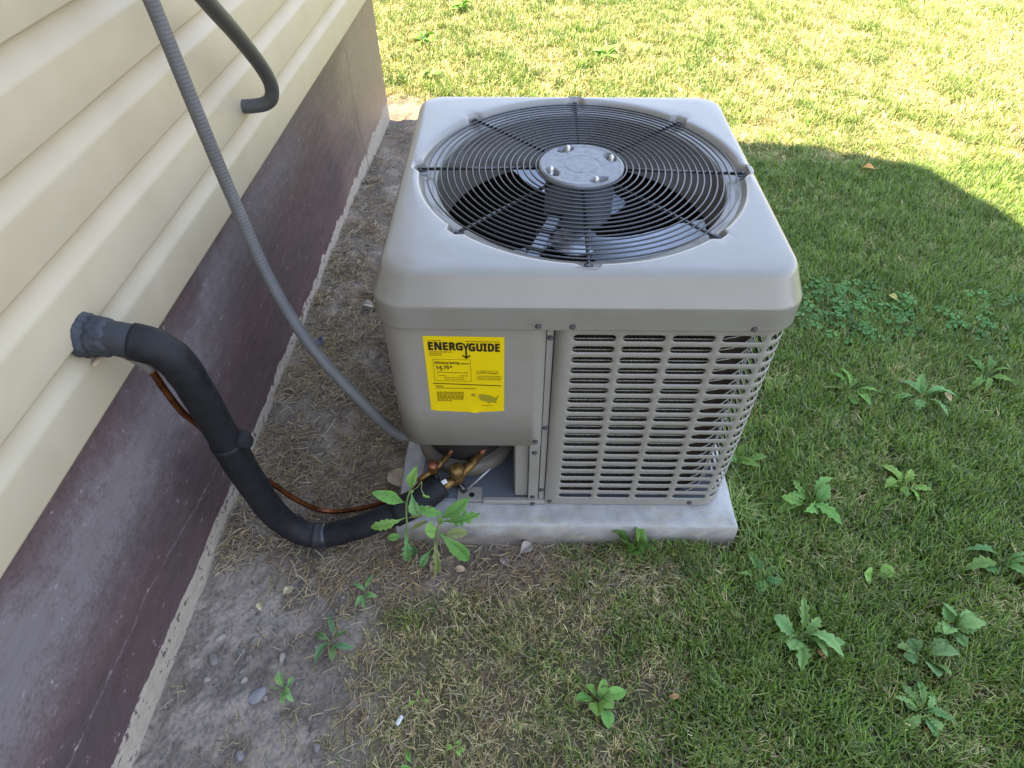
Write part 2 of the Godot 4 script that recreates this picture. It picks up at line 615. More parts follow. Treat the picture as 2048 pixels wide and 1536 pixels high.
func weeds() -> void:
	leaf_m = mat(1, 1, 1, 0.68, 0, 0.3)
	leaf_m.vertex_color_use_as_albedo = true
	leaf_m.backlight_enabled = true
	leaf_m.backlight = Color(0.5, 0.6, 0.25)
	leaf_m_stem = mat(0.50, 0.56, 0.33, 0.6)
	var g := Color(0.135, 0.285, 0.065)
	var lg := Color(0.215, 0.370, 0.085)
	var pale := Color(0.235, 0.260, 0.095)
	var gr := Color(0.155, 0.300, 0.105)
	var dk := Color(0.075, 0.165, 0.050)
	# the two tall weeds before the brass valves
	var y0 := gy(-0.35, 0.43)
	var o := thing("tall_weed", "tall leafy weed with a budding top standing over the black pipe", "weed", V(-0.35, y0, 0.43), "weeds in the lawn and soil")
	var at := o.position
	part("stem", tube(spline([V(0, -0.01, 0), V(0.010, 0.115, 0), V(0.020, 0.215, 0), V(0.033, 0.262, 0)], 5), [0.0019], 8), leaf_m_stem, o)
	var list := [
		[V(-0.329, -0.463, 0.43), V(-0.384, -0.414, 0.445), 0.022, 0.12, 0.25, g], [V(-0.316, -0.425, 0.43), V(-0.299, -0.357, 0.425), 0.016, 0.1, 0.2, lg],
		[V(-0.331, -0.484, 0.43), V(-0.258, -0.493, 0.435), 0.022, 0.55, 0.25, g], [V(-0.317, -0.427, 0.43), V(-0.304, -0.480, 0.455), 0.020, 0.2, 0.3, gr],
		[V(-0.337, -0.516, 0.43), V(-0.411, -0.542, 0.445), 0.022, 0.4, 0.3, lg], [V(-0.334, -0.521, 0.43), V(-0.282, -0.496, 0.42), 0.018, 0.4, 0.25, pale],
		[V(-0.338, -0.565, 0.43), V(-0.295, -0.542, 0.425), 0.010, 0.2, 0.2, pale], [V(-0.341, -0.560, 0.43), V(-0.346, -0.655, 0.462), 0.024, 0.6, 0.35, gr],
		[V(-0.351, -0.587, 0.43), V(-0.382, -0.585, 0.44), 0.014, 0.1, 0.2, g], [V(-0.340, -0.605, 0.43), V(-0.331, -0.658, 0.44), 0.020, 0.3, 0.3, dk]]
	var k := 0
	for q in list:
		leaf_at(o, q[0] - at, q[1] - at, q[2] * 1.2, minf(0.9, q[3] * 1.5), q[4], 0.3, 500 + k, q[5])
		k += 1
	part("bud_stalk", tube(spline([V(-0.317, -0.425, 0.43) - at, V(-0.303, -0.412, 0.432) - at, V(-0.291, -0.388, 0.435) - at, V(-0.294, -0.412, 0.436) - at, V(-0.290, -0.424, 0.437) - at], 4), [0.0009], 6), leaf_m_stem, o)
	for q in [V(-0.289, -0.426, 0.438), V(-0.285, -0.429, 0.437), V(-0.292, -0.421, 0.439), V(-0.314, -0.417, 0.433)]:
		leaf_at(o, q - at, q - at + V(0.004, -0.006, 0.002), 0.0045, 0.0, 0.1, 0.4, 530 + k, lg)
		k += 1
	o = thing("tall_weed", "second tall weed with broad toothed leaves leaning over the front edge of the pad", "weed", V(-0.290, gy(-0.29, 0.435), 0.435), "weeds in the lawn and soil")
	at = o.position
	part("stem", tube(spline([V(0, -0.01, 0), V(0.010, 0.10, 0), V(0.019, 0.155, 0), V(0.024, 0.168, 0)], 5), [0.0020], 8), leaf_m_stem, o)
	list = [
		[V(-0.268, -0.520, 0.435), V(-0.210, -0.458, 0.425), 0.026, 0.2, 0.25, g], [V(-0.267, -0.528, 0.435), V(-0.189, -0.487, 0.44), 0.030, 0.6, 0.2, g],
		[V(-0.276, -0.553, 0.435), V(-0.213, -0.655, 0.455), 0.032, 0.25, 0.25, g], [V(-0.276, -0.552, 0.435), V(-0.298, -0.537, 0.45), 0.028, 0.0, 0.2, lg],
		[V(-0.275, -0.582, 0.435), V(-0.214, -0.571, 0.43), 0.022, 0.3, 0.2, pale], [V(-0.280, -0.572, 0.435), V(-0.284, -0.664, 0.485), 0.022, 0.55, 0.3, pale],
		[V(-0.289, -0.622, 0.435), V(-0.321, -0.663, 0.466), 0.016, 0.2, 0.3, gr], [V(-0.272, -0.530, 0.435), V(-0.262, -0.505, 0.44), 0.012, 0.0, 0.2, lg]]
	for q in list:
		leaf_at(o, q[0] - at, q[1] - at, q[2] * 1.15, minf(0.9, q[3] * 1.5), q[4], 0.25, 560 + k, q[5], V(0, 0.8, 0.6), 0.3)
		k += 1
	# seedlings in the bare soil
	rosette("seedling", "small dark seedling at the edge of the straw, below the black pipe", "weed", -0.424, 0.523, 5, 0.034, 0.010, 0.15, 0.6, 21, gr, 0.0, 0.012)
	rosette("seedling", "grey green seedling with one long leaf pointing at the bottom of the wall", "weed", -0.474, 0.622, 6, 0.044, 0.013, 0.2, 0.35, 22, Color(0.085, 0.170, 0.085), 0.0, 0.012)
	rosette("seedling", "bushy seedling beside the large oval pebble", "weed", -0.545, 0.712, 7, 0.032, 0.010, 0.15, 0.7, 23, gr, 0.0, 0.012)
	rosette("seedling", "tiny pale sprout in the worn lawn near the white chip", "weed", -0.292, 0.726, 3, 0.022, 0.006, 0.0, 0.5, 24, lg, 0.0, 0.006)
	rosette("seedling", "tiny bright sprout in the thin grass at the bottom of the picture", "weed", -0.219, 0.805, 5, 0.016, 0.008, 0.0, 0.5, 25, lg, 0.4, 0.004)
	rosette("seedling", "narrow sprout at the lowest edge of the worn lawn", "weed", -0.288, 0.835, 4, 0.026, 0.007, 0.0, 0.6, 26, g, 0.0, 0.004)
	# broad leaved plants in the lawn
	rosette("broadleaf_weed", "lone broad leaved rosette in the worn grass straight before the pad", "weed", 0.040, 0.723, 8, 0.044, 0.026, 0.0, 0.7, 31, g, 0.8)
	rosette("broadleaf_weed", "weed with arching broad leaves against the front face of the pad", "weed", 0.138, 0.412, 8, 0.055, 0.024, 0.0, 0.9, 32, Color(0.07, 0.165, 0.035), 0.7, 0.012)
	rosette("dandelion", "dandelion rosette with a brown stub beside it, before the pad corner", "weed", 0.449, 0.599, 10, 0.078, 0.034, 0.65, 0.55, 33, gr, 0.5)
	rosette("dandelion", "dandelion of upright leaves in the lawn, uppermost of the three right of the stub", "weed", 0.758, 0.576, 8, 0.058, 0.034, 0.55, 0.6, 34, gr, 0.5)
	rosette("dandelion", "dandelion of few round leaves just left of and below the upright one", "weed", 0.672, 0.636, 7, 0.056, 0.034, 0.50, 0.5, 35, Color(0.10, 0.19, 0.08), 0.6)
	rosette("dandelion", "low many leaved dandelion at the lower right of the lawn", "weed", 0.633, 0.733, 14, 0.055, 0.024, 0.75, 0.4, 36, gr, 0.3)
	rosette("dandelion", "large jagged dandelion at the right edge of the lawn", "weed", 0.925, 0.439, 8, 0.082, 0.032, 0.80, 0.5, 37, Color(0.09, 0.2, 0.06), 0.3)
	rosette("broadleaf_weed", "two bright round leaves alone between the dandelions", "weed", 0.645, 0.471, 2, 0.045, 0.030, 0.0, 0.5, 38, lg, 0.9)
	rosette("dandelion", "dandelion close to the right side of the concrete pad", "weed", 0.565, 0.285, 10, 0.078, 0.030, 0.70, 0.5, 39, g, 0.3)
	rosette("dandelion", "dandelion hugging the grass right against the pad edge", "weed", 0.425, 0.170, 6, 0.060, 0.024, 0.55, 0.8, 40, g, 0.3)
	rosette("dandelion", "flat dandelion level with the middle of the louvered side", "weed", 0.787, -0.075, 8, 0.070, 0.030, 0.65, 0.35, 41, g, 0.3)
	rosette("dandelion", "dandelion with a pale dead leaf caught in it, right of the louvered side", "weed", 0.965, -0.045, 10, 0.075, 0.028, 0.70, 0.45, 42, gr, 0.3)
	rosette("dandelion", "small dandelion halfway between the pad and the right edge", "weed", 0.80, 0.234, 8, 0.055, 0.026, 0.65, 0.4, 43, lg, 0.3)
	rosette("dandelion", "ragged dandelion below the right hand clover", "weed", 1.172, -0.130, 11, 0.075, 0.026, 0.80, 0.4, 44, Color(0.10, 0.20, 0.045), 0.2)
	rosette("dandelion", "darkish dandelion in the grass just below the pad corner", "weed", 0.40, 0.475, 8, 0.055, 0.020, 0.75, 0.4, 45, dk, 0.2)
	rosette("broadleaf_weed", "leafy weed in full sun beyond the house corner, the farthest one", "weed", -0.48, -3.28, 12, 0.085, 0.04, 0.1, 0.5, 46, g, 0.6)
	rosette("broadleaf_weed", "leafy weed in full sun close beside the house corner", "weed", -0.66, -2.76, 10, 0.080, 0.04, 0.1, 0.5, 47, g, 0.6)
	rosette("broadleaf_weed", "leafy weed in full sun behind the middle of the unit", "weed", 0.34, -2.53, 12, 0.085, 0.04, 0.1, 0.5, 48, g, 0.6)
	rosette("broadleaf_weed", "low weed in sunlit grass between house corner and unit", "weed", -0.56, -2.25, 10, 0.070, 0.03, 0.1, 0.4, 49, g, 0.6)
	# clover
	var cl := SurfaceTool.new()
	cl.begin(Mesh.PRIMITIVE_TRIANGLES)
	for q in 3:
		var a := TAU * q / 3
		var t := Transform3D(Basis(Vector3.UP, a) * Basis(V(1, 0, 0), 0.25), V(0, 0.03, 0))
		var lm := leaf_mesh(0.013, 0.014, 0.0, 0.05, 0.25, 700 + q, Color(0.085, 0.19, 0.045), 1.0)
		cl.append_from(lm, 0, t)
	var clm := cl.commit()
	for patch in [["dense clover patch close to the right side of the unit", 0.90, -0.40, 0.20, 0.15, 260], ["grey green clover spreading through the grass by the right edge", 1.36, -0.36, 0.22, 0.13, 170]]:
		var cw := []
		var cc := []
		rng.seed = 300 + int(patch[5])
		for q in int(patch[5]):
			var a := rf(0, TAU)
			var r := sqrt(rng.randf())
			var x: float = patch[1] + cos(a) * r * patch[3]
			var z: float = patch[2] + sin(a) * r * patch[4]
			if n3.get_noise_2d(x * 14, z * 14) < -0.18: continue
			var t := place(x, z, rf(0.7, 1.4), 0.4)
			t.origin.y += rf(-0.006, 0.012)
			cw.append(t)
			var v := rf(0.7, 1.35)
			cc.append(Color(v, v, v * 1.1))
		scatter("clover", patch[0], "clover", clm, leaf_m, cw, cc)

func litter() -> void:
	dead_m = mat(1, 1, 1, 0.75, 0, 0.3)
	dead_m.vertex_color_use_as_albedo = true
	dead_m.backlight_enabled = true
	dead_m.backlight = Color(0.25, 0.2, 0.1)
	var k := 0
	for q in [
		["curled tan dead leaf against the left side of the pad", -0.425, 0.215, 0.075, 0.045, 0.9, 0.5, Color(0.40, 0.30, 0.20), 0.02],
		["folded grey brown dead leaf before the front of the pad", -0.112, 0.420, 0.045, 0.026, 2.2, 0.8, Color(0.34, 0.28, 0.24), 0.008],
		["broken dead leaf bits beside the folded one", -0.145, 0.418, 0.035, 0.020, 0.4, 0.9, Color(0.26, 0.20, 0.17), 0.007],
		["small tan dead leaf below the second tall weed", -0.253, 0.452, 0.030, 0.015, 1.4, 0.5, Color(0.45, 0.31, 0.19), 0.006],
		["pale curled scrap of leaf by the rear of the unit", -0.597, -0.413, 0.040, 0.024, 1.3, 0.9, Color(0.45, 0.40, 0.31), 0.008],
		["dark scrap of leaf beside the corrugated conduit near the wall", -0.693, -0.248, 0.042, 0.026, 0.5, 0.6, Color(0.10, 0.10, 0.13), 0.008],
		["orange dead leaf on the shaded lawn near the sun edge", 1.237, -1.270, 0.060, 0.026, 1.5, 0.3, Color(0.55, 0.28, 0.09), 0.035],
		["brown stub of leaf beside the dandelion before the pad corner", 0.472, 0.620, 0.026, 0.010, 0.4, 0.4, Color(0.42, 0.24, 0.13), 0.022],
		["pale dead leaf standing up in a dandelion", 1.020, -0.060, 0.035, 0.014, 0.2, 0.3, Color(0.55, 0.42, 0.22), 0.030],
		["yellow brown leaf in the grass below the clover", 1.03, -0.47, 0.035, 0.018, 0.8, 0.4, Color(0.45, 0.40, 0.12), 0.032],
		["reddish leaf stub in the thin grass right of the lone rosette", 0.165, 0.715, 0.024, 0.010, 1.5, 0.4, Color(0.36, 0.20, 0.09), 0.02],
		["yellow crumpled leaf on the soil under the bend of the black pipe", -0.60, 0.525, 0.028, 0.016, 2.4, 0.8, Color(0.48, 0.40, 0.25), 0.006],
		["twin of the crumpled yellow leaf, a hand nearer to the wall", -0.64, 0.535, 0.024, 0.015, 0.3, 0.8, Color(0.46, 0.37, 0.22), 0.006],
		["dry leaf half hidden under the second tall weed", -0.30, 0.47, 0.036, 0.018, 2.9, 0.7, Color(0.30, 0.22, 0.15), 0.006]]:
		var o := part("dead_leaf", leaf_mesh(q[3], q[4], 0.05, 0.5, q[6], 800 + k, q[7], 0.2), dead_m, self, V(q[1], gy(q[1], q[2]) + q[8], q[2]))
		o.rotation = V(-0.15, q[5], 0.25)
		tag(o, q[0], "leaf", "dead leaves on the ground")
		k += 1
	# pebbles
	var shapes := [stone_mesh(61, 0.55), stone_mesh(62, 0.6), stone_mesh(63, 0.5)]
	var pt := ntex(64, 0.05, 4, [[0.0, grey(0.8)], [1.0, grey(1.0)]], 256)
	var pm := []
	for c in [Color(0.56, 0.55, 0.535), Color(0.53, 0.495, 0.455), Color(0.65, 0.60, 0.53)]:
		var m := mat(c.r, c.g, c.b, 0.8)
		m.albedo_texture = pt
		tri_on(m, 6)
		pm.append(m)
	var flat := stone_mesh(67, 0.42)
	k = 0
	for q in [
		["large smooth oval grey pebble on the bare soil, biggest of the stones", -0.598, 0.718, 0.0195, 0.62, -0.75, 0],
		["pale upright pebble between the oval one and the seedling with a long leaf", -0.570, 0.648, 0.0105, 0.6, 0.1, 2],
		["flat tilted pebble nearest to the strip of bare concrete", -0.700, 0.613, 0.011, 0.5, -1.0, 2],
		["buff pebble embedded above the oval one, widest of its row", -0.634, 0.617, 0.012, 0.65, -0.7, 1],
		["round pebble just below the buff embedded one", -0.634, 0.650, 0.0075, 0.9, 0.0, 1],
		["dark rounded pebble beside the round one", -0.652, 0.638, 0.008, 0.9, 0.5, 0],
		["narrow pebble a thumb above the oval pebble, nearer the wall", -0.640, 0.676, 0.0075, 0.6, -0.8, 1],
		["teardrop pebble directly above the oval pebble", -0.630, 0.692, 0.0075, 0.75, -0.5, 2],
		["small ringed pebble touching distance left of the oval pebble", -0.637, 0.705, 0.0060, 0.6, -1.0, 1],
		["white crumb of stone, brightest dot on the lower soil", -0.664, 0.765, 0.0032, 1.0, 0.0, 2],
		["round pebble at the lower edge between the soil and the thin grass", -0.469, 0.803, 0.0078, 0.85, 0.3, 1],
		["grey pebble at the lowest edge of the soil below the oval one", -0.600, 0.818, 0.009, 0.8, 0.4, 0],
		["pebble near the wall foot, level with the lowest soil crack", -0.695, 0.799, 0.0072, 0.8, 0.0, 0],
		["pale pebble by the wall foot left of the ringed one", -0.700, 0.694, 0.0075, 0.9, 0.0, 2],
		["brown clod of earth beside the wall foot", -0.700, 0.655, 0.012, 0.7, 0.5, 1]]:
		var o := part("pebble", flat if k == 0 else shapes[k % 3], pm[q[6]], self, V(q[1], gy(q[1], q[2]) + q[3] * 0.12, q[2]))
		o.rotation = V(0.05, q[5], -0.05)
		o.scale = V(q[3] * q[4], q[3], q[3])
		tag(o, q[0], "pebble", "pebbles in the bare soil")
		k += 1
	var chip := part("chip", cbox(V(-0.004, 0, -0.009), V(0.004, 0.004, 0.009), 0.0015), mat(0.85, 0.84, 0.82, 0.7), self, V(-0.325, gy(-0.325, 0.759) + 0.008, 0.759))
	chip.rotation = V(0.1, -0.5, 0.2)
	tag(chip, "small white chip lying in the worn grass", "chip")

# ------------------------------------------------------------------ the house
func foundation_texture() -> Array:
	var w := 1408
	var h := 300
	var im := Image.create(w, h, false, Image.FORMAT_RGB8)
	var ro := Image.create(w, h, false, Image.FORMAT_L8)
	var big := noise(201, 1.6, 4)
	var mott := noise(202, 26.0, 5)
	var fine := noise(203, 110.0, 3)
	var edge := noise(204, 7.0, 5)
	var streak := noise(205, 1.0, 3)
	for j in h:
		var y := -0.12 - 0.60 * j / h
		for i in w:
			var z := -1.80 + 2.90 * i / w
			var f := fine.get_noise_2d(z, y)
			var m := mott.get_noise_2d(z, y)
			var b := big.get_noise_2d(z * 1.4, y * 2.2)
			var paint := Color(0.355, 0.278, 0.272).lerp(Color(0.315, 0.27, 0.268), clampf(0.5 + b, 0, 1))
			paint = paint * (1.0 + 0.10 * f + 0.06 * m)
			# bluish white bloom over the middle of the near part, patchy elsewhere under the siding
			var ctr := -0.30 + 0.03 * b
			var bloom := exp(-pow((y - ctr) / 0.105, 2)) * smoothstep(-0.15, 0.30, z) * 1.25
			bloom += exp(-pow((y + 0.22) / 0.08, 2)) * 0.65 * smoothstep(-0.15, 0.35, b + 0.12) * smoothstep(-1.1, -0.3, z)
			bloom *= clampf(0.78 + 0.26 * m + 0.34 * f, 0, 1.2)
			paint = paint.lerp(Color(0.51, 0.475, 0.48), clampf(bloom * 0.85, 0, 0.8))
			# tan towards the far corner: barer concrete, with sunlit bounce painted in
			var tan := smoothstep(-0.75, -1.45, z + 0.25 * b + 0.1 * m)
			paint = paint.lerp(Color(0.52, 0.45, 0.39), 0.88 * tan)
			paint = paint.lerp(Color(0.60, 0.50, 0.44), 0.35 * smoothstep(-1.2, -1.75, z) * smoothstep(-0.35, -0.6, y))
			# long pale scratch
			var sy := -0.497 - 0.045 * smoothstep(0.65, 0.25, z) + 0.006 * m + 0.004 * edge.get_noise_2d(z * 2, 8.0)
			var sc := (1.0 - smoothstep(0.0008, 0.0035, absf(y - sy))) * (0.22 + 0.78 * smoothstep(0.10, 0.5, 0.5 * m + f * 0.3)) * smoothstep(-0.6, 0.1, 0.9 * edge.get_noise_2d(z * 3, 5.0) + f * 0.4) * smoothstep(0.20, 0.30, z)
			paint = paint.lerp(Color(0.74, 0.72, 0.70), clampf(sc, 0, 0.8))
			if m > 0.50 and f > 0.25: paint = paint.lerp(Color(0.70, 0.67, 0.64), 0.6)
			# the unpainted foot with its ragged rim
			var rag := edge.get_noise_2d(z, 0.0) * 0.020 + edge.get_noise_2d(z * 2.2, y * 3.0) * 0.016 + f * 0.006
			var wavy := 0.5 * clampf(smoothstep(0.15, -0.1, z), 0, 1)
			var lim := -0.606 - 0.012 * smoothstep(0.7, 0.3, z) + rag * (0.30 + wavy) + 0.008 * smoothstep(-0.6, -1.4, z)
			var raw := smoothstep(0.0012, -0.0012, y - lim)
			var conc := Color(0.66, 0.61, 0.545) * (1.0 + 0.07 * m + 0.06 * f)
			if m + 0.4 * f > 0.55: conc = conc * 0.6
			# flakes of paint left on the foot
			if edge.get_noise_2d(z * 6 + 40, y * 5) > 0.34 and y > lim - 0.022: raw *= 0.15
			var c := paint.lerp(conc, raw)
			# a crack
			var cz := -1.285 - 0.02 * sin((y + 0.2) * 9.0) + 0.006 * edge.get_noise_2d(y * 12, 3.0)
			var cr := (1.0 - smoothstep(0.001, 0.0032, absf(z - cz))) * smoothstep(-0.20, -0.26, y)
			cr = maxf(cr, (1.0 - smoothstep(0.001, 0.003, absf(z + 1.31 - (y + 0.3) * 0.5))) * smoothstep(-0.30, -0.27, y) * smoothstep(-0.16, -0.22, y) * 0.6)
			c = c.lerp(Color(0.10, 0.08, 0.07), clampf(cr, 0, 0.9))
			im.set_pixel(i, j, Color(clampf(c.r, 0, 1), clampf(c.g, 0, 1), clampf(c.b, 0, 1)))
			ro.set_pixel(i, j, grey(clampf(lerpf(0.52 + 0.25 * clampf(bloom, 0, 1), 0.9, raw) + 0.08 * m, 0, 1)))
	return [ImageTexture.create_from_image(im), ImageTexture.create_from_image(ro)]

func house() -> void:
	var o := thing("house", "cream vinyl sided house wall over a maroon painted foundation", "house", V(-0.737, 0, 0))
	o.rotation.y = -0.025
	# foundation: a block with a ragged far edge
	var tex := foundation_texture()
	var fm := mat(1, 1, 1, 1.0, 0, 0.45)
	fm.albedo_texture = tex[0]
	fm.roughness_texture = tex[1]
	fm.heightmap_enabled = true
	fm.heightmap_scale = 0.15
	fm.heightmap_texture = ntex(211, 0.03, 5, [], 512)
	fm.texture_repeat = true
	var rough := noise(212, 8.0, 4)
	var st := SurfaceTool.new()
	st.begin(Mesh.PRIMITIVE_TRIANGLES)
	var ni := 110
	var nj := 24
	for j in nj + 1:
		for i in ni + 1:
			var z := -1.785 + 2.885 * i / ni
			var y := -0.12 - 0.62 * j / nj
			if i == 0:
				z += 0.012 * rough.get_noise_2d(y * 2, 1.0) + (0.022 if y < -0.42 else 0.0) * -0.5
			var x := -0.024 + 0.0022 * rough.get_noise_2d(z, y)
			if y < -0.61: x += 0.003
			st.set_uv(Vector2((z + 1.80) / 2.90, clampf((-0.12 - y) / 0.60, 0, 1)))
			st.add_vertex(V(x, y, z))
	# the end of it
	for j in nj:
		for i in ni:
			var a := j * (ni + 1) + i
			for q in [a, a + 1, a + ni + 1, a + 1, a + ni + 2, a + ni + 1]: st.add_index(q)
	st.generate_normals()
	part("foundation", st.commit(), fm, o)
	st = SurfaceTool.new()
	st.begin(Mesh.PRIMITIVE_TRIANGLES)
	add_box(st, V(-5.0, -0.9, -1.775), V(-0.03, -0.11, 1.09))
	add_box(st, V(-5.0, -0.9, 1.10), V(-0.024, -0.11, 6.0))
	st.generate_normals()
	part("foundation", st.commit(), mat(0.36, 0.30, 0.29, 0.7), o)
	# body and gable: outline in (along the wall, height), run back from the wall
	var ol := PackedVector2Array([Vector2(-1.775, -0.115), Vector2(-1.775, 1.36), Vector2(-1.768, 1.48), Vector2(-1.745, 1.59), Vector2(-1.69, 1.69), Vector2(-1.59, 1.765), Vector2(-1.45, 1.825), Vector2(2.0, 3.0), Vector2(5.95, 1.70), Vector2(5.95, -0.115)])
	var poly := PackedVector2Array()
	for q in ol: poly.append(Vector2(q.x, q.y))
	var cream := mat(0.735, 0.68, 0.575, 0.5)
	var body := part("wall", prism(poly, 5.0), cream, o, V(-0.03, 0, 0))
	body.rotation.y = -PI / 2
	body.position.x = -0.03
	# a prism runs along its own z: turned so that it goes back from the wall
	# siding courses
	var sm := mat(0.735, 0.680, 0.575, 0.45, 0, 0.45)
	sm.albedo_texture = ntex(221, 0.012, 3, [[0.0, Color(0.955, 0.95, 0.94)], [1.0, Color(1, 1, 1)]], 256)
	sm.heightmap_enabled = true
	sm.heightmap_scale = 0.02
	sm.heightmap_texture = ntex(222, 0.02, 4, [], 256)
	tri_on(sm, 2.0)
	var hgt := 0.1165
	var wave := noise(223, 1.1, 2)
	var course := 0
	while course < 26:
		var y0 := -0.147 + hgt * course
		var zmax := 5.9
		var zmin := -1.782
		for q in ol.size() - 1:
			if ol[q].x < 1.9 and y0 + hgt > ol[q].y and y0 + hgt <= ol[q + 1].y:
				zmin = maxf(-1.782, lerpf(ol[q].x, ol[q + 1].x, (y0 + hgt - ol[q].y) / (ol[q + 1].y - ol[q].y)))
		if y0 > 1.70:
			zmax = 5.9 - (y0 + hgt - 1.70) / 0.33
		if zmin > zmax - 0.3:
			break
		var rows := []
		var prof := [[0.004, -0.020], [-0.005, -0.0165], [-0.0055, -0.003], [-0.0038, -0.0004], [-0.001, 0.0], [0.030, -0.0006], [0.066, -0.0012], [0.0705, -0.0017], [0.0745, -0.0034], [0.080, -0.0063], [0.088, -0.0102], [0.097, -0.0136], [0.107, -0.0158], [0.122, -0.0170], [0.126, -0.020]]
		for pr in prof:
			var row := PackedVector3Array()
			for i in 61:
				var z := zmin + (zmax - zmin) * pow(float(i) / 60, 1.6)
				row.append(V(pr[1] + 0.0010 * wave.get_noise_2d(z, course * 3.7), y0 + pr[0] + 0.0012 * wave.get_noise_2d(z + 50, course * 2.1), z))
			rows.append(row)
		part("siding_panel", grid(rows), sm, o)
		course += 1
	part("corner_trim", cbox(V(-0.07, -0.13, -1.800), V(0.006, 1.36, -1.784), 0.004), cream, o)
	# roof slabs over the gable
	var rm := mat(0.30, 0.27, 0.25, 0.95)
	var up := PackedVector2Array([Vector2(-1.45, 1.836), Vector2(2.0, 3.001), Vector2(5.98, 1.692), Vector2(5.99, 1.722), Vector2(2.0, 3.035), Vector2(-1.45, 1.845)])
	var roof := part("roof", prism(up, 5.0), rm, o, V(-0.03, 0, 0))
	roof.rotation.y = -PI / 2

# ------------------------------------------------------------------ the unit
var paint: StandardMaterial3D
var paint_front: StandardMaterial3D
var black: StandardMaterial3D
var steel: StandardMaterial3D
var dark: StandardMaterial3D

func top_cap() -> ArrayMesh:
	var ths := []
	var n := 480
	for k in n: ths.append(TAU * k / n)
	var rows := []
	var spokes := []
	for k in 8: spokes.append(TAU * k / 8 - 0.020)
	# inner rings follow the circle and its notches, outer ones the rounded square: [radius or half width, corner, height]
	var inner := [[0.268, 0.0, -0.125], [0.268, 0.0, -0.090], [0.268, 0.0, -0.022], [0.2685, 0.0, -0.017], [0.271, 0.0, -0.0125], [0.274, 0.0, -0.0112], [0.284, 0.004, -0.0102], [0.2915, 0.012, -0.0095], [0.2945, 0.012, -0.0075], [0.297, 0.0118, -0.0035], [0.301, 0.0110, 0.0035], [0.3035, 0.0105, 0.0064], [0.3065, 0.0095, 0.0080], [0.310, 0.0085, 0.0086]]
	var outer := [[0.3150, 0.043, 0.0080], [0.3185, 0.045, 0.0072], [0.3215, 0.046, 0.0058], [0.3245, 0.048, 0.0032], [0.3270, 0.049, -0.0005], [0.3286, 0.050, -0.0045], [0.3300, 0.050, -0.0085], [0.3370, 0.052, -0.0270], [0.3440, 0.054, -0.0448], [0.3452, 0.055, -0.0470], [0.3456, 0.055, -0.0492], [0.3458, 0.055, -0.0510], [0.3460, 0.055, -0.0700], [0.3462, 0.055, -0.0890], [0.3463, 0.055, -0.0905]]
	for q in inner:
		var row := PackedVector3Array()
		for t in ths:
			var bump := 0.0
			for sp in spokes:
				var d := absf(wrapf(t - sp, -PI, PI)) * 0.30
				bump = maxf(bump, 1.0 - smooth(0.009, 0.022, d))
			var R: float = q[0] + q[1] * bump
			row.append(V(R * cos(t), q[2], -R * sin(t)))
		rows.append(row)
	var lip: PackedVector3Array = rows[-1]
	for f in [0.25, 0.5, 0.75]:
		var row := PackedVector3Array()
		for k in n:
			var R := lerpf(Vector2(lip[k].x, lip[k].z).length(), rr(ths[k], 0.3150, 0.043), f)
			row.append(V(R * cos(ths[k]) - 0.005 * f, lerpf(0.0086, 0.0080, f), -R * sin(ths[k])))
		rows.append(row)
	for q in outer:
		var row := PackedVector3Array()
		for t in ths:
			var R := rr(t, q[0], q[1])
			row.append(V(R * cos(t) - 0.005, q[2], -R * sin(t)))
		rows.append(row)
	var last := []
	for spec in [[0.3463, -0.0925], [0.3450, -0.0940], [0.338, -0.0940]]:
		var row := PackedVector3Array()
		for t in ths:
			var R := rr(t, spec[0], 0.055)
			row.append(V(R * cos(t) - 0.005, spec[1], -R * sin(t)))
		rows.append(row)
	return grid(rows, true)

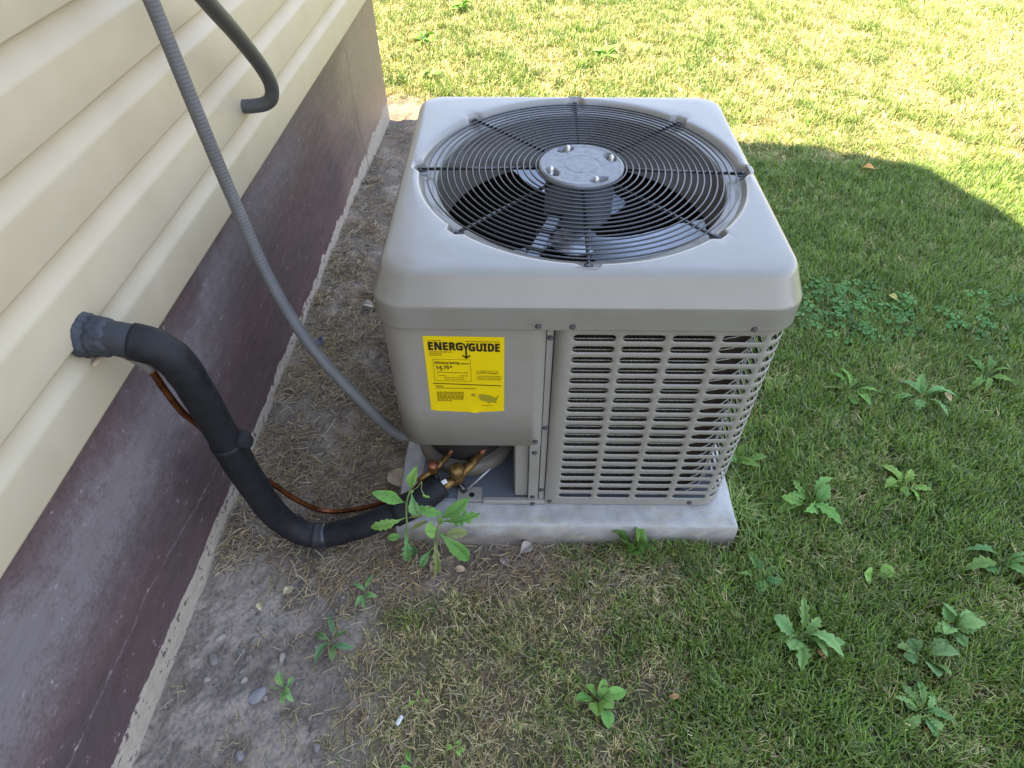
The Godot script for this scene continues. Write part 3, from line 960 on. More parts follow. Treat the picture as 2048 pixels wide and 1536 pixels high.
func louvers() -> ArrayMesh:
	var h := 0.3410
	var r := 0.048
	var x0 := -0.048
	var pu := 0.0817
	var pv := 0.0254
	var start := 0.0172 - x0 - pu / 2     # along the way, left side of the first cell
	var ncol := 24
	var st := SurfaceTool.new()
	st.begin(Mesh.PRIMITIVE_TRIANGLES)
	st.set_smooth_group(0)
	var th := 0.0022
	# outlines of a cell and of its slot, point for point
	var outer := []
	var nx := 12
	for k in nx: outer.append(Vector2(-1 + 2.0 * k / nx, 1))
	for k in 3: outer.append(Vector2(1, 1 - 2.0 * k / 3))
	for k in nx: outer.append(Vector2(1 - 2.0 * k / nx, -1))
	for k in 3: outer.append(Vector2(-1, -1 + 2.0 * k / 3))
	var sr := 0.0071
	var sl := 0.0353 - sr
	var inner := []
	var cell := []
	for q in outer:
		var p := Vector2(q.x * pu / 2, q.y * pv / 2)
		cell.append(p)
		var c := Vector2(clampf(p.x, -sl, sl), 0)
		inner.append(c + (p - c).normalized() * sr)
	var pos := func(u: float, y: float, inset: float) -> Vector3:
		var w := way(u, h, r, x0)
		var p: Vector3 = w[0] - w[1] * inset
		p.y = y
		return p
	var n := cell.size()
	for col in ncol:
		for row in 19:
			var cu := start + pu * (col + 0.5)
			var cy := -0.1193 - pv * row
			for k in n:
				var k2 := (k + 1) % n
				var a: Vector2 = cell[k]
				var b: Vector2 = cell[k2]
				var c: Vector2 = inner[k]
				var d: Vector2 = inner[k2]
				# outside, a small rolled rim, the cut and the inside
				var A: Vector3 = pos.call(cu + a.x, cy + a.y, 0.0)
				var B: Vector3 = pos.call(cu + b.x, cy + b.y, 0.0)
				var c1 := c + (a - c).normalized() * 0.0012
				var d1 := d + (b - d).normalized() * 0.0012
				var C1: Vector3 = pos.call(cu + c1.x, cy + c1.y, 0.0002)
				var D1: Vector3 = pos.call(cu + d1.x, cy + d1.y, 0.0002)
				var Cc: Vector3 = pos.call(cu + c.x, cy + c.y, 0.0012)
				var Dd: Vector3 = pos.call(cu + d.x, cy + d.y, 0.0012)
				var E: Vector3 = pos.call(cu + c.x, cy + c.y, th - 0.0004)
				var F: Vector3 = pos.call(cu + d.x, cy + d.y, th - 0.0004)
				for q in [A, B, C1, B, D1, C1, C1, D1, Cc, D1, Dd, Cc, Cc, Dd, E, Dd, F, E]:
					st.add_vertex(q)
	# plain margins: left strip, top and bottom band
	var us := []
	for k in ncol * nx + 1: us.append(start + pu * k / nx)
	var top := -0.1193 + pv / 2
	var bot := -0.1193 - pv * 18.5
	for k in us.size() - 1:
		for band in [[-0.092, top], [bot, -0.608]]:
			var A: Vector3 = pos.call(us[k], band[0], 0.0)
			var B: Vector3 = pos.call(us[k + 1], band[0], 0.0)
			var C: Vector3 = pos.call(us[k], band[1], 0.0)
			var D: Vector3 = pos.call(us[k + 1], band[1], 0.0)
			for q in [A, B, C, B, D, C]: st.add_vertex(q)
	var A: Vector3 = pos.call(0.0, -0.092, 0.0)
	var B: Vector3 = pos.call(start, -0.092, 0.0)
	var C: Vector3 = pos.call(0.0, -0.608, 0.0)
	var D: Vector3 = pos.call(start, -0.608, 0.0)
	for q in [A, B, C, B, D, C]: st.add_vertex(q)
	var A2: Vector3 = pos.call(0.0, -0.092, 0.006)
	var C2: Vector3 = pos.call(0.0, -0.608, 0.006)
	for q in [A2, A, C2, A, C, C2]: st.add_vertex(q)
	st.generate_normals()
	st.index()
	return st.commit()

func screw_mesh() -> ArrayMesh:
	var rows := []
	for q in [[0.0046, 0.0], [0.0056, 0.0], [0.0056, 0.0008], [0.0040, 0.0009], [0.0040, 0.0034], [0.0034, 0.0040]]:
		var row := PackedVector3Array()
		for k in 12:
			var a := TAU * k / 12
			var rad: float = q[0] * (1.0 if q[1] < 0.00085 or k % 2 == 0 else 0.95)
			row.append(V(cos(a) * rad, sin(a) * rad, q[1]))
		rows.append(row)
	return grid(rows, true, [], true, false, true)

func unit() -> void:
	paint = mat(0.520, 0.495, 0.452, 0.34, 0, 0.5)
	paint.albedo_texture = ntex(301, 0.012, 4, [[0.0, Color(0.968, 0.962, 0.95)], [0.55, grey(1.0)], [1.0, grey(1.0)]], 512)
	paint.roughness_texture = ntex(302, 0.02, 4, [[0.0, grey(0.75)], [1.0, grey(1.0)]], 256)
	paint.roughness = 0.40
	paint.clearcoat_enabled = true
	paint.clearcoat = 0.7
	paint.clearcoat_roughness = 0.12
	tri_on(paint, 1.7)
	paint_front = paint.duplicate()
	paint_front.albedo_color = Color(0.565, 0.538, 0.492)
	paint_front.clearcoat = 0.15
	paint_front.roughness = 0.5
	black = mat(0.085, 0.08, 0.075, 0.22, 0, 0.65)
	steel = mat(0.62, 0.63, 0.65, 0.45, 0.85)
	steel.albedo_texture = ntex(303, 0.03, 5, [[0.0, grey(0.6)], [0.5, grey(0.95)], [1.0, grey(1.0)]], 256)
	tri_on(steel, 8)
	dark = mat(0.30, 0.29, 0.28, 0.6)
	ac = thing("air_conditioner", "beige louvered air conditioner unit with round fan guard and yellow label", "air conditioner", V(0, -0.61, 0))
	var base := V(0, 0.61, 0)
	var holder := ac
	# every part is laid out about the middle of the fan guard, so lift it by the base
	part("top_cap", top_cap(), paint, holder, base)
	part("louver_guard", louvers(), paint_front, holder, base + V(-0.006, 0, -0.0055))
	# coil behind the guard: a finned sheet with a rounded corner and its tubes
	var ch := 0.314
	var cr := 0.100
	var total := 6 * (ch - cr) + (ch - cr) + 0.03 + PI * 1.5 * cr
	var top := PackedVector3Array()
	var bot := PackedVector3Array()
	var nf := 640
	for k in nf:
		var w := way(total * k / nf, ch, cr, -0.03)
		var p: Vector3 = w[0] - w[1] * (0.004 if k % 2 else 0.0)
		top.append(p + V(0, -0.105, 0))
		bot.append(p + V(0, -0.588, 0))
	var fins := mat(0.24, 0.195, 0.155, 0.7, 0.1)
	part("coil", grid([top, bot], false, [], true), fins, holder, base)
	var tubem := mat(0.72, 0.68, 0.60, 0.5, 0.2)
	for row in 19:
		var pts := []
		for k in 90:
			var w := way(total * k / 89, ch + 0.006, cr + 0.004, -0.04)
			pts.append(w[0] + V(0, -0.1330 - 0.0254 * row, 0))
		part("coil_tube", tube(pts, [0.0013], 6), tubem, holder, base)
	# fan guard
	for k in 18:
		var tm := TorusMesh.new()
		var r := 0.2850 - 0.0118 * k
		if k == 0: r = 0.2862
		tm.inner_radius = r - 0.0016
		tm.outer_radius = r + 0.0016
		tm.rings = 120
		tm.ring_segments = 8
		part("guard_ring", tm, black, holder, base + V(0, 0.0035 + 0.006 * k / 17.0, 0))
	for k in 8:
		var a := TAU * k / 8 - 0.020
		var d := V(cos(a), 0, -sin(a))
		var sp := part("guard_spoke", tube([d * 0.074 + V(0, 0.0045, 0), d * 0.20 + V(0, 0.002, 0), d * 0.298 - V(0, 0.001, 0)], [0.0030], 8), black, holder, base)
		var tab := part("end_tab", cbox(V(-0.0065, -0.0022, -0.010), V(0.0065, 0.0022, 0.009), 0.002), black, sp, d * 0.300 - V(0, 0.003, 0))
		tab.rotation.y = atan2(d.x, d.z)
		var sc := part("tab_screw", screw_mesh(), dark, sp, d * 0.302 + V(0, -0.0008, 0))
		sc.rotation.x = -PI / 2
	# motor plate
	var bolts := [V(-0.022, 0, -0.060), V(0.058, 0, -0.022), V(0.023, 0, 0.060), V(-0.057, 0, 0.023)]
	var rows := []
	for i in 34:
		var r := 0.0795 * pow(float(i) / 33, 0.8)
		var row := PackedVector3Array()
		for k in 144:
			var a := TAU * k / 144
			var p := V(r * cos(a), 0.0135, -r * sin(a))
			p.y += 0.0012 * (smooth(0.069, 0.071, r)) - 0.0035 * smooth(0.0765, 0.0795, r)
			p.y -= 0.0010 * (1.0 - smooth(0.0008, 0.002, absf(r - 0.033)))
			for b in bolts:
				var t := V(-b.z, 0, b.x).normalized()
				var q: Vector3 = p - (b - t * 0.006)
				q.y = 0
				var e := pow(q.dot(t) / 0.0165, 2) + pow(q.dot(b.normalized()) / 0.0098, 2)
				p.y -= 0.018 * (1.0 - smooth(0.85, 1.1, e))
			row.append(p)
		rows.append(row)
	var edge := PackedVector3Array()
	for k in 144:
		edge.append(V(0.0795 * cos(TAU * k / 144), 0.002, -0.0795 * sin(TAU * k / 144)))
	rows.append(edge)
	var platem := mat(0.50, 0.50, 0.50, 0.45, 0.3)
	platem.albedo_texture = ntex(304, 0.012, 6, [[0.0, grey(0.84)], [0.42, grey(0.95)], [0.6, grey(1.0)], [1.0, grey(1.0)]], 512)
	tri_on(platem, 9)
	var plate := part("motor_plate", grid(rows, true), platem, holder, base)
	for b in bolts:
		part("acorn_nut", lathe([Vector2(0.0066, -0.018), Vector2(0.0066, -0.005), Vector2(0.0055, -0.004), Vector2(0.0053, 0.002), Vector2(0.0042, 0.0055), Vector2(0.0020, 0.0075), Vector2(0.0001, 0.008)], 16), mat(0.76, 0.75, 0.73, 0.3, 0.8), plate, b + V(0, 0.0135, 0))
	part("fan_motor", lathe([Vector2(0.074, 0.001), Vector2(0.070, -0.004), Vector2(0.066, -0.008), Vector2(0.066, -0.085), Vector2(0.058, -0.093), Vector2(0.02, -0.096), Vector2(0.0065, -0.098), Vector2(0.0065, -0.175), Vector2(0.0001, -0.176)], 40), mat(0.63, 0.64, 0.64, 0.45, 0.2), holder, base)
	part("fan_hub", lathe([Vector2(0.012, -0.128), Vector2(0.026, -0.130), Vector2(0.030, -0.135), Vector2(0.030, -0.148), Vector2(0.050, -0.152), Vector2(0.052, -0.156), Vector2(0.010, -0.158)], 28), mat(0.82, 0.83, 0.85, 0.35, 0.5), holder, base)
	var blade := mat(0.74, 0.76, 0.80, 0.35, 0.0)
	for k in 3:
		rows = []
		for i in 13:
			var t := float(i) / 12
			var r := lerpf(0.040, 0.256, t)
			var row := PackedVector3Array()
			for j in 15:
				var s := float(j) / 14
				var span := lerpf(0.55, 1.12, smooth(0, 0.8, t))
				var a := -0.62 + TAU * k / 3 + (s - 0.5) * span + 0.10 * t
				row.append(V(r * cos(a), -0.150 + (s - 0.5) * lerpf(0.030, 0.085, t) + 0.012 * sin(s * PI), -r * sin(a)))
			rows.append(row)
		part("fan_blade", grid(rows), blade, holder, base)
	var chan := part("wire_channel", cbox(V(-0.011, -0.006, -0.105), V(0.011, 0.006, 0.105), 0.002), mat(0.58, 0.60, 0.64, 0.5), holder, base + V(-0.078, -0.062, 0.150))
	chan.rotation.y = -0.33
	for k in 4:
		part("clip", cbox(V(-0.016, -0.004, -0.005), V(0.016, 0.009, 0.005), 0.001), black, chan, V(0, 0, -0.09 + 0.058 * k))
	# deep inside: a dark floor under the fan so that the drum does not read as empty
	part("base_pan", grid([rring(-0.325, 0.325, -0.325, 0.328, 0.06, -0.602), rring(-0.328, 0.328, -0.328, 0.331, 0.062, -0.600), rring(-0.328, 0.328, -0.328, 0.331, 0.062, -0.608)], true, [], false, true, false), mat(0.47, 0.48, 0.50, 0.65), holder, base)
	# front panel with the rounded corner, running back along the left side
	var fr := []
	for y in [-0.092, -0.20, -0.30, -0.406]:
		var row := PackedVector3Array()
		row.append(V(-0.0690, y, 0.326))
		for k in 12: row.append(V(lerpf(-0.0690, -0.2970, k / 11.0), y, 0.3345))
		for k in range(1, 13):
			var a := PI / 2 * k / 12
			row.append(V(-0.2970 - 0.050 * sin(a), y, 0.2845 + 0.050 * cos(a)))
		for k in range(1, 12): row.append(V(-0.3470, y, lerpf(0.2845, 0.03, k / 11.0)))
		fr.append(row)
	var inner := PackedVector3Array()
	for p in fr[-1]:
		inner.append(V(p.x * 0.985, -0.4075, p.z * 0.985))
	fr.append(inner)
	part("corner_panel", grid(fr), paint_front, holder, base)
	part("side_panel", cbox(V(-0.3462, -0.608, -0.20), V(-0.3435, -0.092, 0.03), 0.001), paint_front, holder, base)
	part("seam_strip", cbox(V(-0.0675, -0.597, 0.320), V(-0.0562, -0.092, 0.3318), 0.0008), paint_front, holder, base)
	part("flange", cbox(V(-0.0905, -0.601, 0.322), V(-0.0695, -0.4085, 0.3335), 0.0012), paint_front, holder, base)
	part("lower_panel", cbox(V(-0.1190, -0.598, 0.314), V(-0.0915, -0.395, 0.3215), 0.001), paint_front, holder, base)
	part("partition", cbox(V(-0.1220, -0.600, 0.06), V(-0.1180, -0.300, 0.313), 0.001), mat(0.42, 0.39, 0.35, 0.7), holder, base)
	part("base_lip", cbox(V(-0.190, -0.6085, 0.3260), V(-0.054, -0.5965, 0.3385), 0.002), paint_front, holder, base)
	part("valve_bracket", cbox(V(-0.246, -0.602, 0.300), V(-0.192, -0.5975, 0.336), 0.001), paint_front, holder, base)
	part("bracket_hole", lathe([Vector2(0.0001, 0.0), Vector2(0.006, 0.0), Vector2(0.0065, -0.0004)], 16), black, holder, base + V(-0.214, -0.5970, 0.322))
	# compressor behind the valves, the shade of the opening put into its dark body colour
	part("compressor", lathe([Vector2(0.094, -0.556), Vector2(0.096, -0.545), Vector2(0.096, -0.34), Vector2(0.08, -0.30), Vector2(0.0, -0.28)], 48), mat(0.19, 0.17, 0.155, 0.6), holder, base + V(-0.232, 0, 0.165))
	part("compressor_rim", lathe([Vector2(0.02, -0.596), Vector2(0.104, -0.594), Vector2(0.113, -0.588), Vector2(0.115, -0.570), Vector2(0.112, -0.560), Vector2(0.106, -0.556), Vector2(0.090, -0.555)], 48), mat(0.46, 0.425, 0.37, 0.55), holder, base + V(-0.232, 0, 0.165))
	# service valves
	var brass := mat(0.60, 0.46, 0.25, 0.48, 0.7)
	brass.albedo_texture = ntex(305, 0.04, 4, [[0.0, grey(0.5)], [0.5, grey(0.9)], [1.0, grey(1.0)]], 256)
	tri_on(brass, 10)
	var copper := mat(0.58, 0.36, 0.24, 0.5, 0.7)
	for q in [[V(-0.245, -0.560, 0.302), 1.22, V(0.060, 0.060, -0.035), V(-0.042, -0.015, 0.012)], [V(-0.297, -0.545, 0.295), 0.80, V(0.055, 0.045, -0.03), V(-0.03, -0.02, 0.01)]]:
		var s: float = q[1]
		var body := part("service_valve", lathe([Vector2(0.004, -0.032), Vector2(0.0085, -0.030), Vector2(0.0085, -0.016), Vector2(0.012, -0.014), Vector2(0.012, 0.010), Vector2(0.0095, 0.014), Vector2(0.0095, 0.022), Vector2(0.0, 0.023)], 12), brass, holder, base + q[0])
		body.scale = V(s, s, s)
		body.rotation = V(0.25, 0.4, 0.05)
		part("valve_cap", lathe([Vector2(0.0115, 0.018), Vector2(0.0135, 0.020), Vector2(0.0135, 0.040), Vector2(0.0115, 0.0435), Vector2(0.0, 0.045)], 6 if s > 0.9 else 12), brass if s > 0.9 else copper, body)
		part("valve_stub", tube([V(0, 0, 0), V(-0.03, -0.008, 0.006), V(-0.048, -0.014, 0.010)], [0.0085, 0.0085, 0.0075], 14), brass, body)
		part("valve_outlet", tube([V(0, 0.002, 0), V(0.030, 0.006, -0.012), V(0.052, 0.010, -0.024)], [0.009, 0.0085, 0.0078], 14), brass, body)
		part("copper_stub", tube([V(0.048, 0.009, -0.022), V(0.075, 0.014, -0.040), V(0.095, 0.022, -0.085)], [0.0065], 12), copper, body)
		part("service_port", tube([V(0, -0.010, 0.006), V(0.006, -0.020, 0.024)], [0.006, 0.005], 10), black, body)
	part("paper_tag", cbox(V(-0.006, -0.005, -0.0004), V(0.006, 0.005, 0.0004), 0.0002), mat(0.86, 0.85, 0.84, 0.8), holder, base + V(-0.272, -0.555, 0.318)).rotation = V(-0.5, 0.3, 0.3)
	part("drain_rod", tube([V(-0.228, -0.590, 0.316), V(-0.20, -0.570, 0.30), V(-0.172, -0.548, 0.285)], [0.003], 8), mat(0.62, 0.62, 0.62, 0.4, 0.5), holder, base)
	# screws
	var sm := screw_mesh()
	for p in [V(-0.083, -0.084, 0.3455), V(-0.028, -0.085, 0.3455), V(0.262, -0.087, 0.3455), V(-0.062, -0.121, 0.3320), V(-0.062, -0.353, 0.3320), V(-0.062, -0.560, 0.3320), V(-0.0795, -0.392, 0.3348), V(-0.080, -0.429, 0.3337), V(-0.081, -0.585, 0.3337), V(-0.080, -0.603, 0.3387), V(-0.043, -0.598, 0.3357), V(0.262, -0.598, 0.3357)]:
		var o := part("screw", sm, dark, holder, base + p)
		o.rotation.z = rf(0, 1)
	var s2 := part("screw", sm, dark, holder, base + V(-0.3465, -0.080, 0.22))
	s2.rotation.y = -PI / 2
	energy_label(base)

func print_line(parent: Node3D, text: String, u0: float, u1: float, v0: float, v1: float, font: Font, m: Material, lift := 0.0) -> void:
	var tm := TextMesh.new()
	tm.text = text
	tm.font = font
	tm.font_size = 32
	tm.pixel_size = 0.01
	tm.depth = 0.01
	tm.curve_step = 2.0
	var bb := tm.get_aabb()
	var w := 0.1350
	var h := 0.1840
	var o := part("print", tm, m, parent)
	var s := V((u1 - u0) * w / maxf(bb.size.x, 1e-5), (v1 - v0) * h / maxf(bb.size.y, 1e-5), 0.03)
	o.scale = s
	var c := bb.get_center()
	o.position = V((u0 + u1) / 2 * w - c.x * s.x, -(v0 + v1) / 2 * h - c.y * s.y, 0.0006 + lift)

func energy_label(base: Vector3) -> void:
	var w := 0.1350
	var h := 0.1840
	var rows := []
	for j in 29:
		var v := float(j) / 28
		var row := PackedVector3Array()
		for i in 25:
			var u := float(i) / 24
			var wr := smooth(0.90, 1.0, v)
			var z := 0.0026 * wr * exp(-pow((u - 0.60 + (1 - v) * 1.2) / 0.05, 2)) + 0.0012 * wr * sin(u * 14.0) * (1.0 - u)
			row.append(V(u * w, -v * h - 0.004 * wr * sin(u * PI) * (1.0 if u < 0.95 else 0.0), maxf(z, 0.0)))
		rows.append(row)
	var lm := mat(0.90, 0.775, 0.03, 0.32, 0, 0.5)
	var l := part("energy_label", grid(rows), lm, ac, base + V(-0.2728, -0.1165, 0.3351))
	l.rotation.z = -0.012
	var ink := mat(0.16, 0.11, 0.03, 0.5)
	var pale_ink := mat(0.42, 0.33, 0.05, 0.5)
	var f := SystemFont.new()
	f.font_names = PackedStringArray(["Droid Sans"])
	var fb := SystemFont.new()
	fb.font_names = PackedStringArray(["Droid Sans"])
	fb.font_weight = 700
	# heavy heading: each word laid on in four passes a hair apart
	for k in 4:
		var du := 0.007 * (k % 2)
		var dv := 0.006 * (k / 2)
		print_line(l, "ENERG", 0.055 + du, 0.478 + du, 0.070 + dv, 0.164 + dv, fb, ink, 0.00006 * k)
		print_line(l, "GUIDE", 0.556 + du, 0.938 + du, 0.078 + dv, 0.172 + dv, fb, ink, 0.00006 * k)
	# the tall letter between them, its foot an arrow
	for poly in [
		[[0.485, 0.080], [0.508, 0.080], [0.524, 0.125], [0.540, 0.080], [0.563, 0.080], [0.535, 0.150], [0.535, 0.262], [0.513, 0.262], [0.513, 0.150]],
		[[0.470, 0.236], [0.480, 0.224], [0.524, 0.253], [0.568, 0.224], [0.578, 0.236], [0.524, 0.275]],
		[[0.065, 0.605], [0.965, 0.625], [0.965, 0.634], [0.065, 0.614]],
		[[0.175, 0.426], [0.205, 0.426], [0.190, 0.440]],
		[[0.140, 0.452], [0.525, 0.460], [0.525, 0.464], [0.140, 0.456]],
		[[0.140, 0.448], [0.144, 0.448], [0.144, 0.490], [0.140, 0.490]], [[0.521, 0.450], [0.525, 0.450], [0.525, 0.482], [0.521, 0.482]]]:
		var pg := PackedVector2Array()
		for q in poly: pg.append(Vector2(q[0] * w, -q[1] * h))
		part("print", prism(pg, 0.0003), ink, l, V(0, 0, 0.0005))
	for fr in [[0.095, 0.285, 0.575, 0.2875], [0.095, 0.5725, 0.575, 0.575], [0.095, 0.2875, 0.099, 0.5725], [0.571, 0.2875, 0.575, 0.5725]]:
		part("print", prism(PackedVector2Array([Vector2(fr[0] * w, -fr[1] * h), Vector2(fr[2] * w, -fr[1] * h), Vector2(fr[2] * w, -fr[3] * h), Vector2(fr[0] * w, -fr[3] * h)]), 0.0003), pale_ink, l, V(0, 0, 0.0005))
	for q in [
		["U.S. Government", 0.06, 0.22, 0.046, 0.060, f, 1], ["Federal law prohibits removal of this label before consumer purchase.", 0.52, 0.945, 0.050, 0.066, f, 1],
		["Central Air Conditioner", 0.06, 0.345, 0.182, 0.198, f, 1], ["Cooling Only", 0.06, 0.215, 0.204, 0.220, f, 1], ["Split System", 0.06, 0.215, 0.226, 0.242, fb, 1],
		["Efficiency Rating", 0.115, 0.425, 0.314, 0.356, fb, 0], ["(SEER2)*", 0.44, 0.56, 0.330, 0.350, fb, 0], ["14.75*", 0.125, 0.335, 0.366, 0.416, fb, 0],
		["Least Efficient", 0.150, 0.250, 0.494, 0.506, f, 1], ["Most Efficient", 0.425, 0.525, 0.494, 0.506, f, 1], ["Range of Similar Models", 0.225, 0.475, 0.520, 0.534, f, 1], ["*Seasonal Energy Efficiency Ratio", 0.225, 0.490, 0.546, 0.558, f, 1],
		["For energy cost info, visit", 0.645, 0.925, 0.424, 0.442, f, 1], ["productinfo.energy.gov", 0.645, 0.925, 0.450, 0.468, fb, 0],
		["Your air conditioner's efficiency", 0.66, 0.965, 0.492, 0.510, f, 1], ["rating may be better depending on", 0.645, 0.975, 0.516, 0.534, f, 1], ["the coil your contractor installs.", 0.645, 0.965, 0.540, 0.558, f, 1],
		["Notice", 0.100, 0.20, 0.638, 0.656, fb, 1], ["Federal law allows this unit to be installed only in:", 0.100, 0.63, 0.666, 0.684, fb, 1],
		["AK CO CT ID IL IA IN KS MA ME", 0.105, 0.46, 0.726, 0.744, fb, 1], ["MI MN MO MT ND NE NH NJ NY OH", 0.105, 0.46, 0.750, 0.768, fb, 1], ["OR PA RI SD UT VT WA WV WI WY", 0.105, 0.465, 0.774, 0.792, fb, 1],
		["AL AR DE FL GA HI KY LA MD MS", 0.105, 0.455, 0.798, 0.816, fb, 1], ["NC OK SC TN TX VA DC", 0.105, 0.45, 0.822, 0.840, fb, 1], ["and U.S. territories.", 0.105, 0.305, 0.846, 0.862, fb, 1],
		["All split system units", 0.695, 0.855, 0.912, 0.924, f, 1]]:
		print_line(l, q[0], q[1], q[2], q[3], q[4], q[5], pale_ink if q[6] else ink)
	# outline of the country and its northern state
	var usa := PackedVector2Array()
	for q in [[0.665, 0.755], [0.70, 0.752], [0.76, 0.762], [0.815, 0.770], [0.835, 0.778], [0.845, 0.795], [0.857, 0.782], [0.868, 0.800], [0.888, 0.800], [0.905, 0.785], [0.918, 0.768], [0.930, 0.770], [0.922, 0.790], [0.908, 0.808], [0.903, 0.830], [0.892, 0.852], [0.885, 0.866], [0.896, 0.886], [0.888, 0.886], [0.872, 0.868], [0.845, 0.868], [0.812, 0.874], [0.796, 0.890], [0.783, 0.868], [0.760, 0.862], [0.735, 0.852], [0.700, 0.846], [0.672, 0.826], [0.658, 0.790]]:
		usa.append(Vector2(q[0] * w, -q[1] * h))
	part("map_print", prism(usa, 0.0003), mat(0.62, 0.56, 0.10, 0.5), l, V(0, 0, 0.0005))
	var north := PackedVector2Array()
	for q in [[0.560, 0.752], [0.590, 0.744], [0.612, 0.752], [0.616, 0.772], [0.640, 0.782], [0.644, 0.788], [0.610, 0.780], [0.585, 0.788], [0.562, 0.782], [0.568, 0.768]]:
		north.append(Vector2(q[0] * w, -q[1] * h))
	part("map_print", prism(north, 0.0003), mat(0.62, 0.56, 0.10, 0.5), l, V(0, 0, 0.0005))

func pad() -> void:
	var m := mat(0.72, 0.705, 0.68, 0.8)
	var im := Image.create(640, 640, false, Image.FORMAT_RGB8)
	var hi := Image.create(640, 640, false, Image.FORMAT_L8)
	var a := noise(401, 0.010, 5)
	var f := noise(402, 0.12, 4)
	var pit := noise(404, 0.045, 2, FastNoiseLite.TYPE_CELLULAR)
	for j in 640:
		for i in 640:
			var v := 0.92 + 0.13 * a.get_noise_2d(i, j) + 0.06 * f.get_noise_2d(i, j)
			var hole := smoothstep(-0.93, -0.98, pit.get_noise_2d(i, j * 1.4)) * smoothstep(0.02, 0.20, a.get_noise_2d(j + 900, i))
			v *= 1.0 - 0.55 * hole
			var w := smoothstep(0.05, 0.4, a.get_noise_2d(i * 0.6 + 300, j * 3.0))
			im.set_pixel(i, j, Color(clampf(v, 0, 1), clampf(v * (1.0 - 0.02 * w), 0, 1), clampf(v * (1.0 - 0.07 * w), 0, 1)))
			hi.set_pixel(i, j, grey(clampf(0.8 + 0.15 * f.get_noise_2d(i, j) - 0.7 * hole, 0, 1)))
	m.albedo_texture = ImageTexture.create_from_image(im)
	m.heightmap_enabled = true
	m.heightmap_scale = 0.10
	m.heightmap_texture = ImageTexture.create_from_image(hi)
	tri_on(m, 2.6)
	var rows := []
	var wob := noise(403, 9.0, 4)
	var cols := []
	m.vertex_color_use_as_albedo = true
	for q in [[0.30, -0.612], [0.015, -0.612], [0.006, -0.6125], [0.002, -0.6150], [0.0, -0.620], [-0.001, -0.632], [-0.0015, -0.645], [-0.002, -0.658], [-0.002, -0.670], [-0.002, -0.682], [-0.003, -0.74]]:
		var i: float = q[0]
		var row := rring(-0.377 + i, 0.363 - i, -0.41 + i, 0.387 - i, 0.006, q[1], 3, 40)
		for k in row.size():
			row[k] += V(wob.get_noise_2d(row[k].x, row[k].z), wob.get_noise_2d(row[k].x + 9, row[k].z), wob.get_noise_2d(row[k].z + 9, row[k].x)) * (0.0022 if i < 0.1 else 0.0)
			if q[1] > -0.614: row[k].y = q[1]
		rows.append(row)
		var crow := PackedColorArray()
		for k in row.size():
			var grime := smooth(-0.618, -0.672, q[1] + 0.030 * wob.get_noise_2d(row[k].x * 3 + 4, row[k].z * 3 + q[1] * 20))
			var scuff := smooth(0.05, 0.35, wob.get_noise_2d(row[k].x * 2 + 30, q[1] * 40 + row[k].z * 2))
			crow.append(Color(1, 1, 1).lerp(Color(0.52, 0.44, 0.35), 0.75 * grime).lerp(Color(0.78, 0.74, 0.68), 0.5 * scuff if q[1] > -0.63 and i < 0.1 else 0.25 * scuff))
		cols.append(crow)
	var o := part("concrete_pad", grid(rows, true, cols, false, true, false), m, self)
	tag(o, "square light grey concrete pad carrying the air conditioner", "pad")

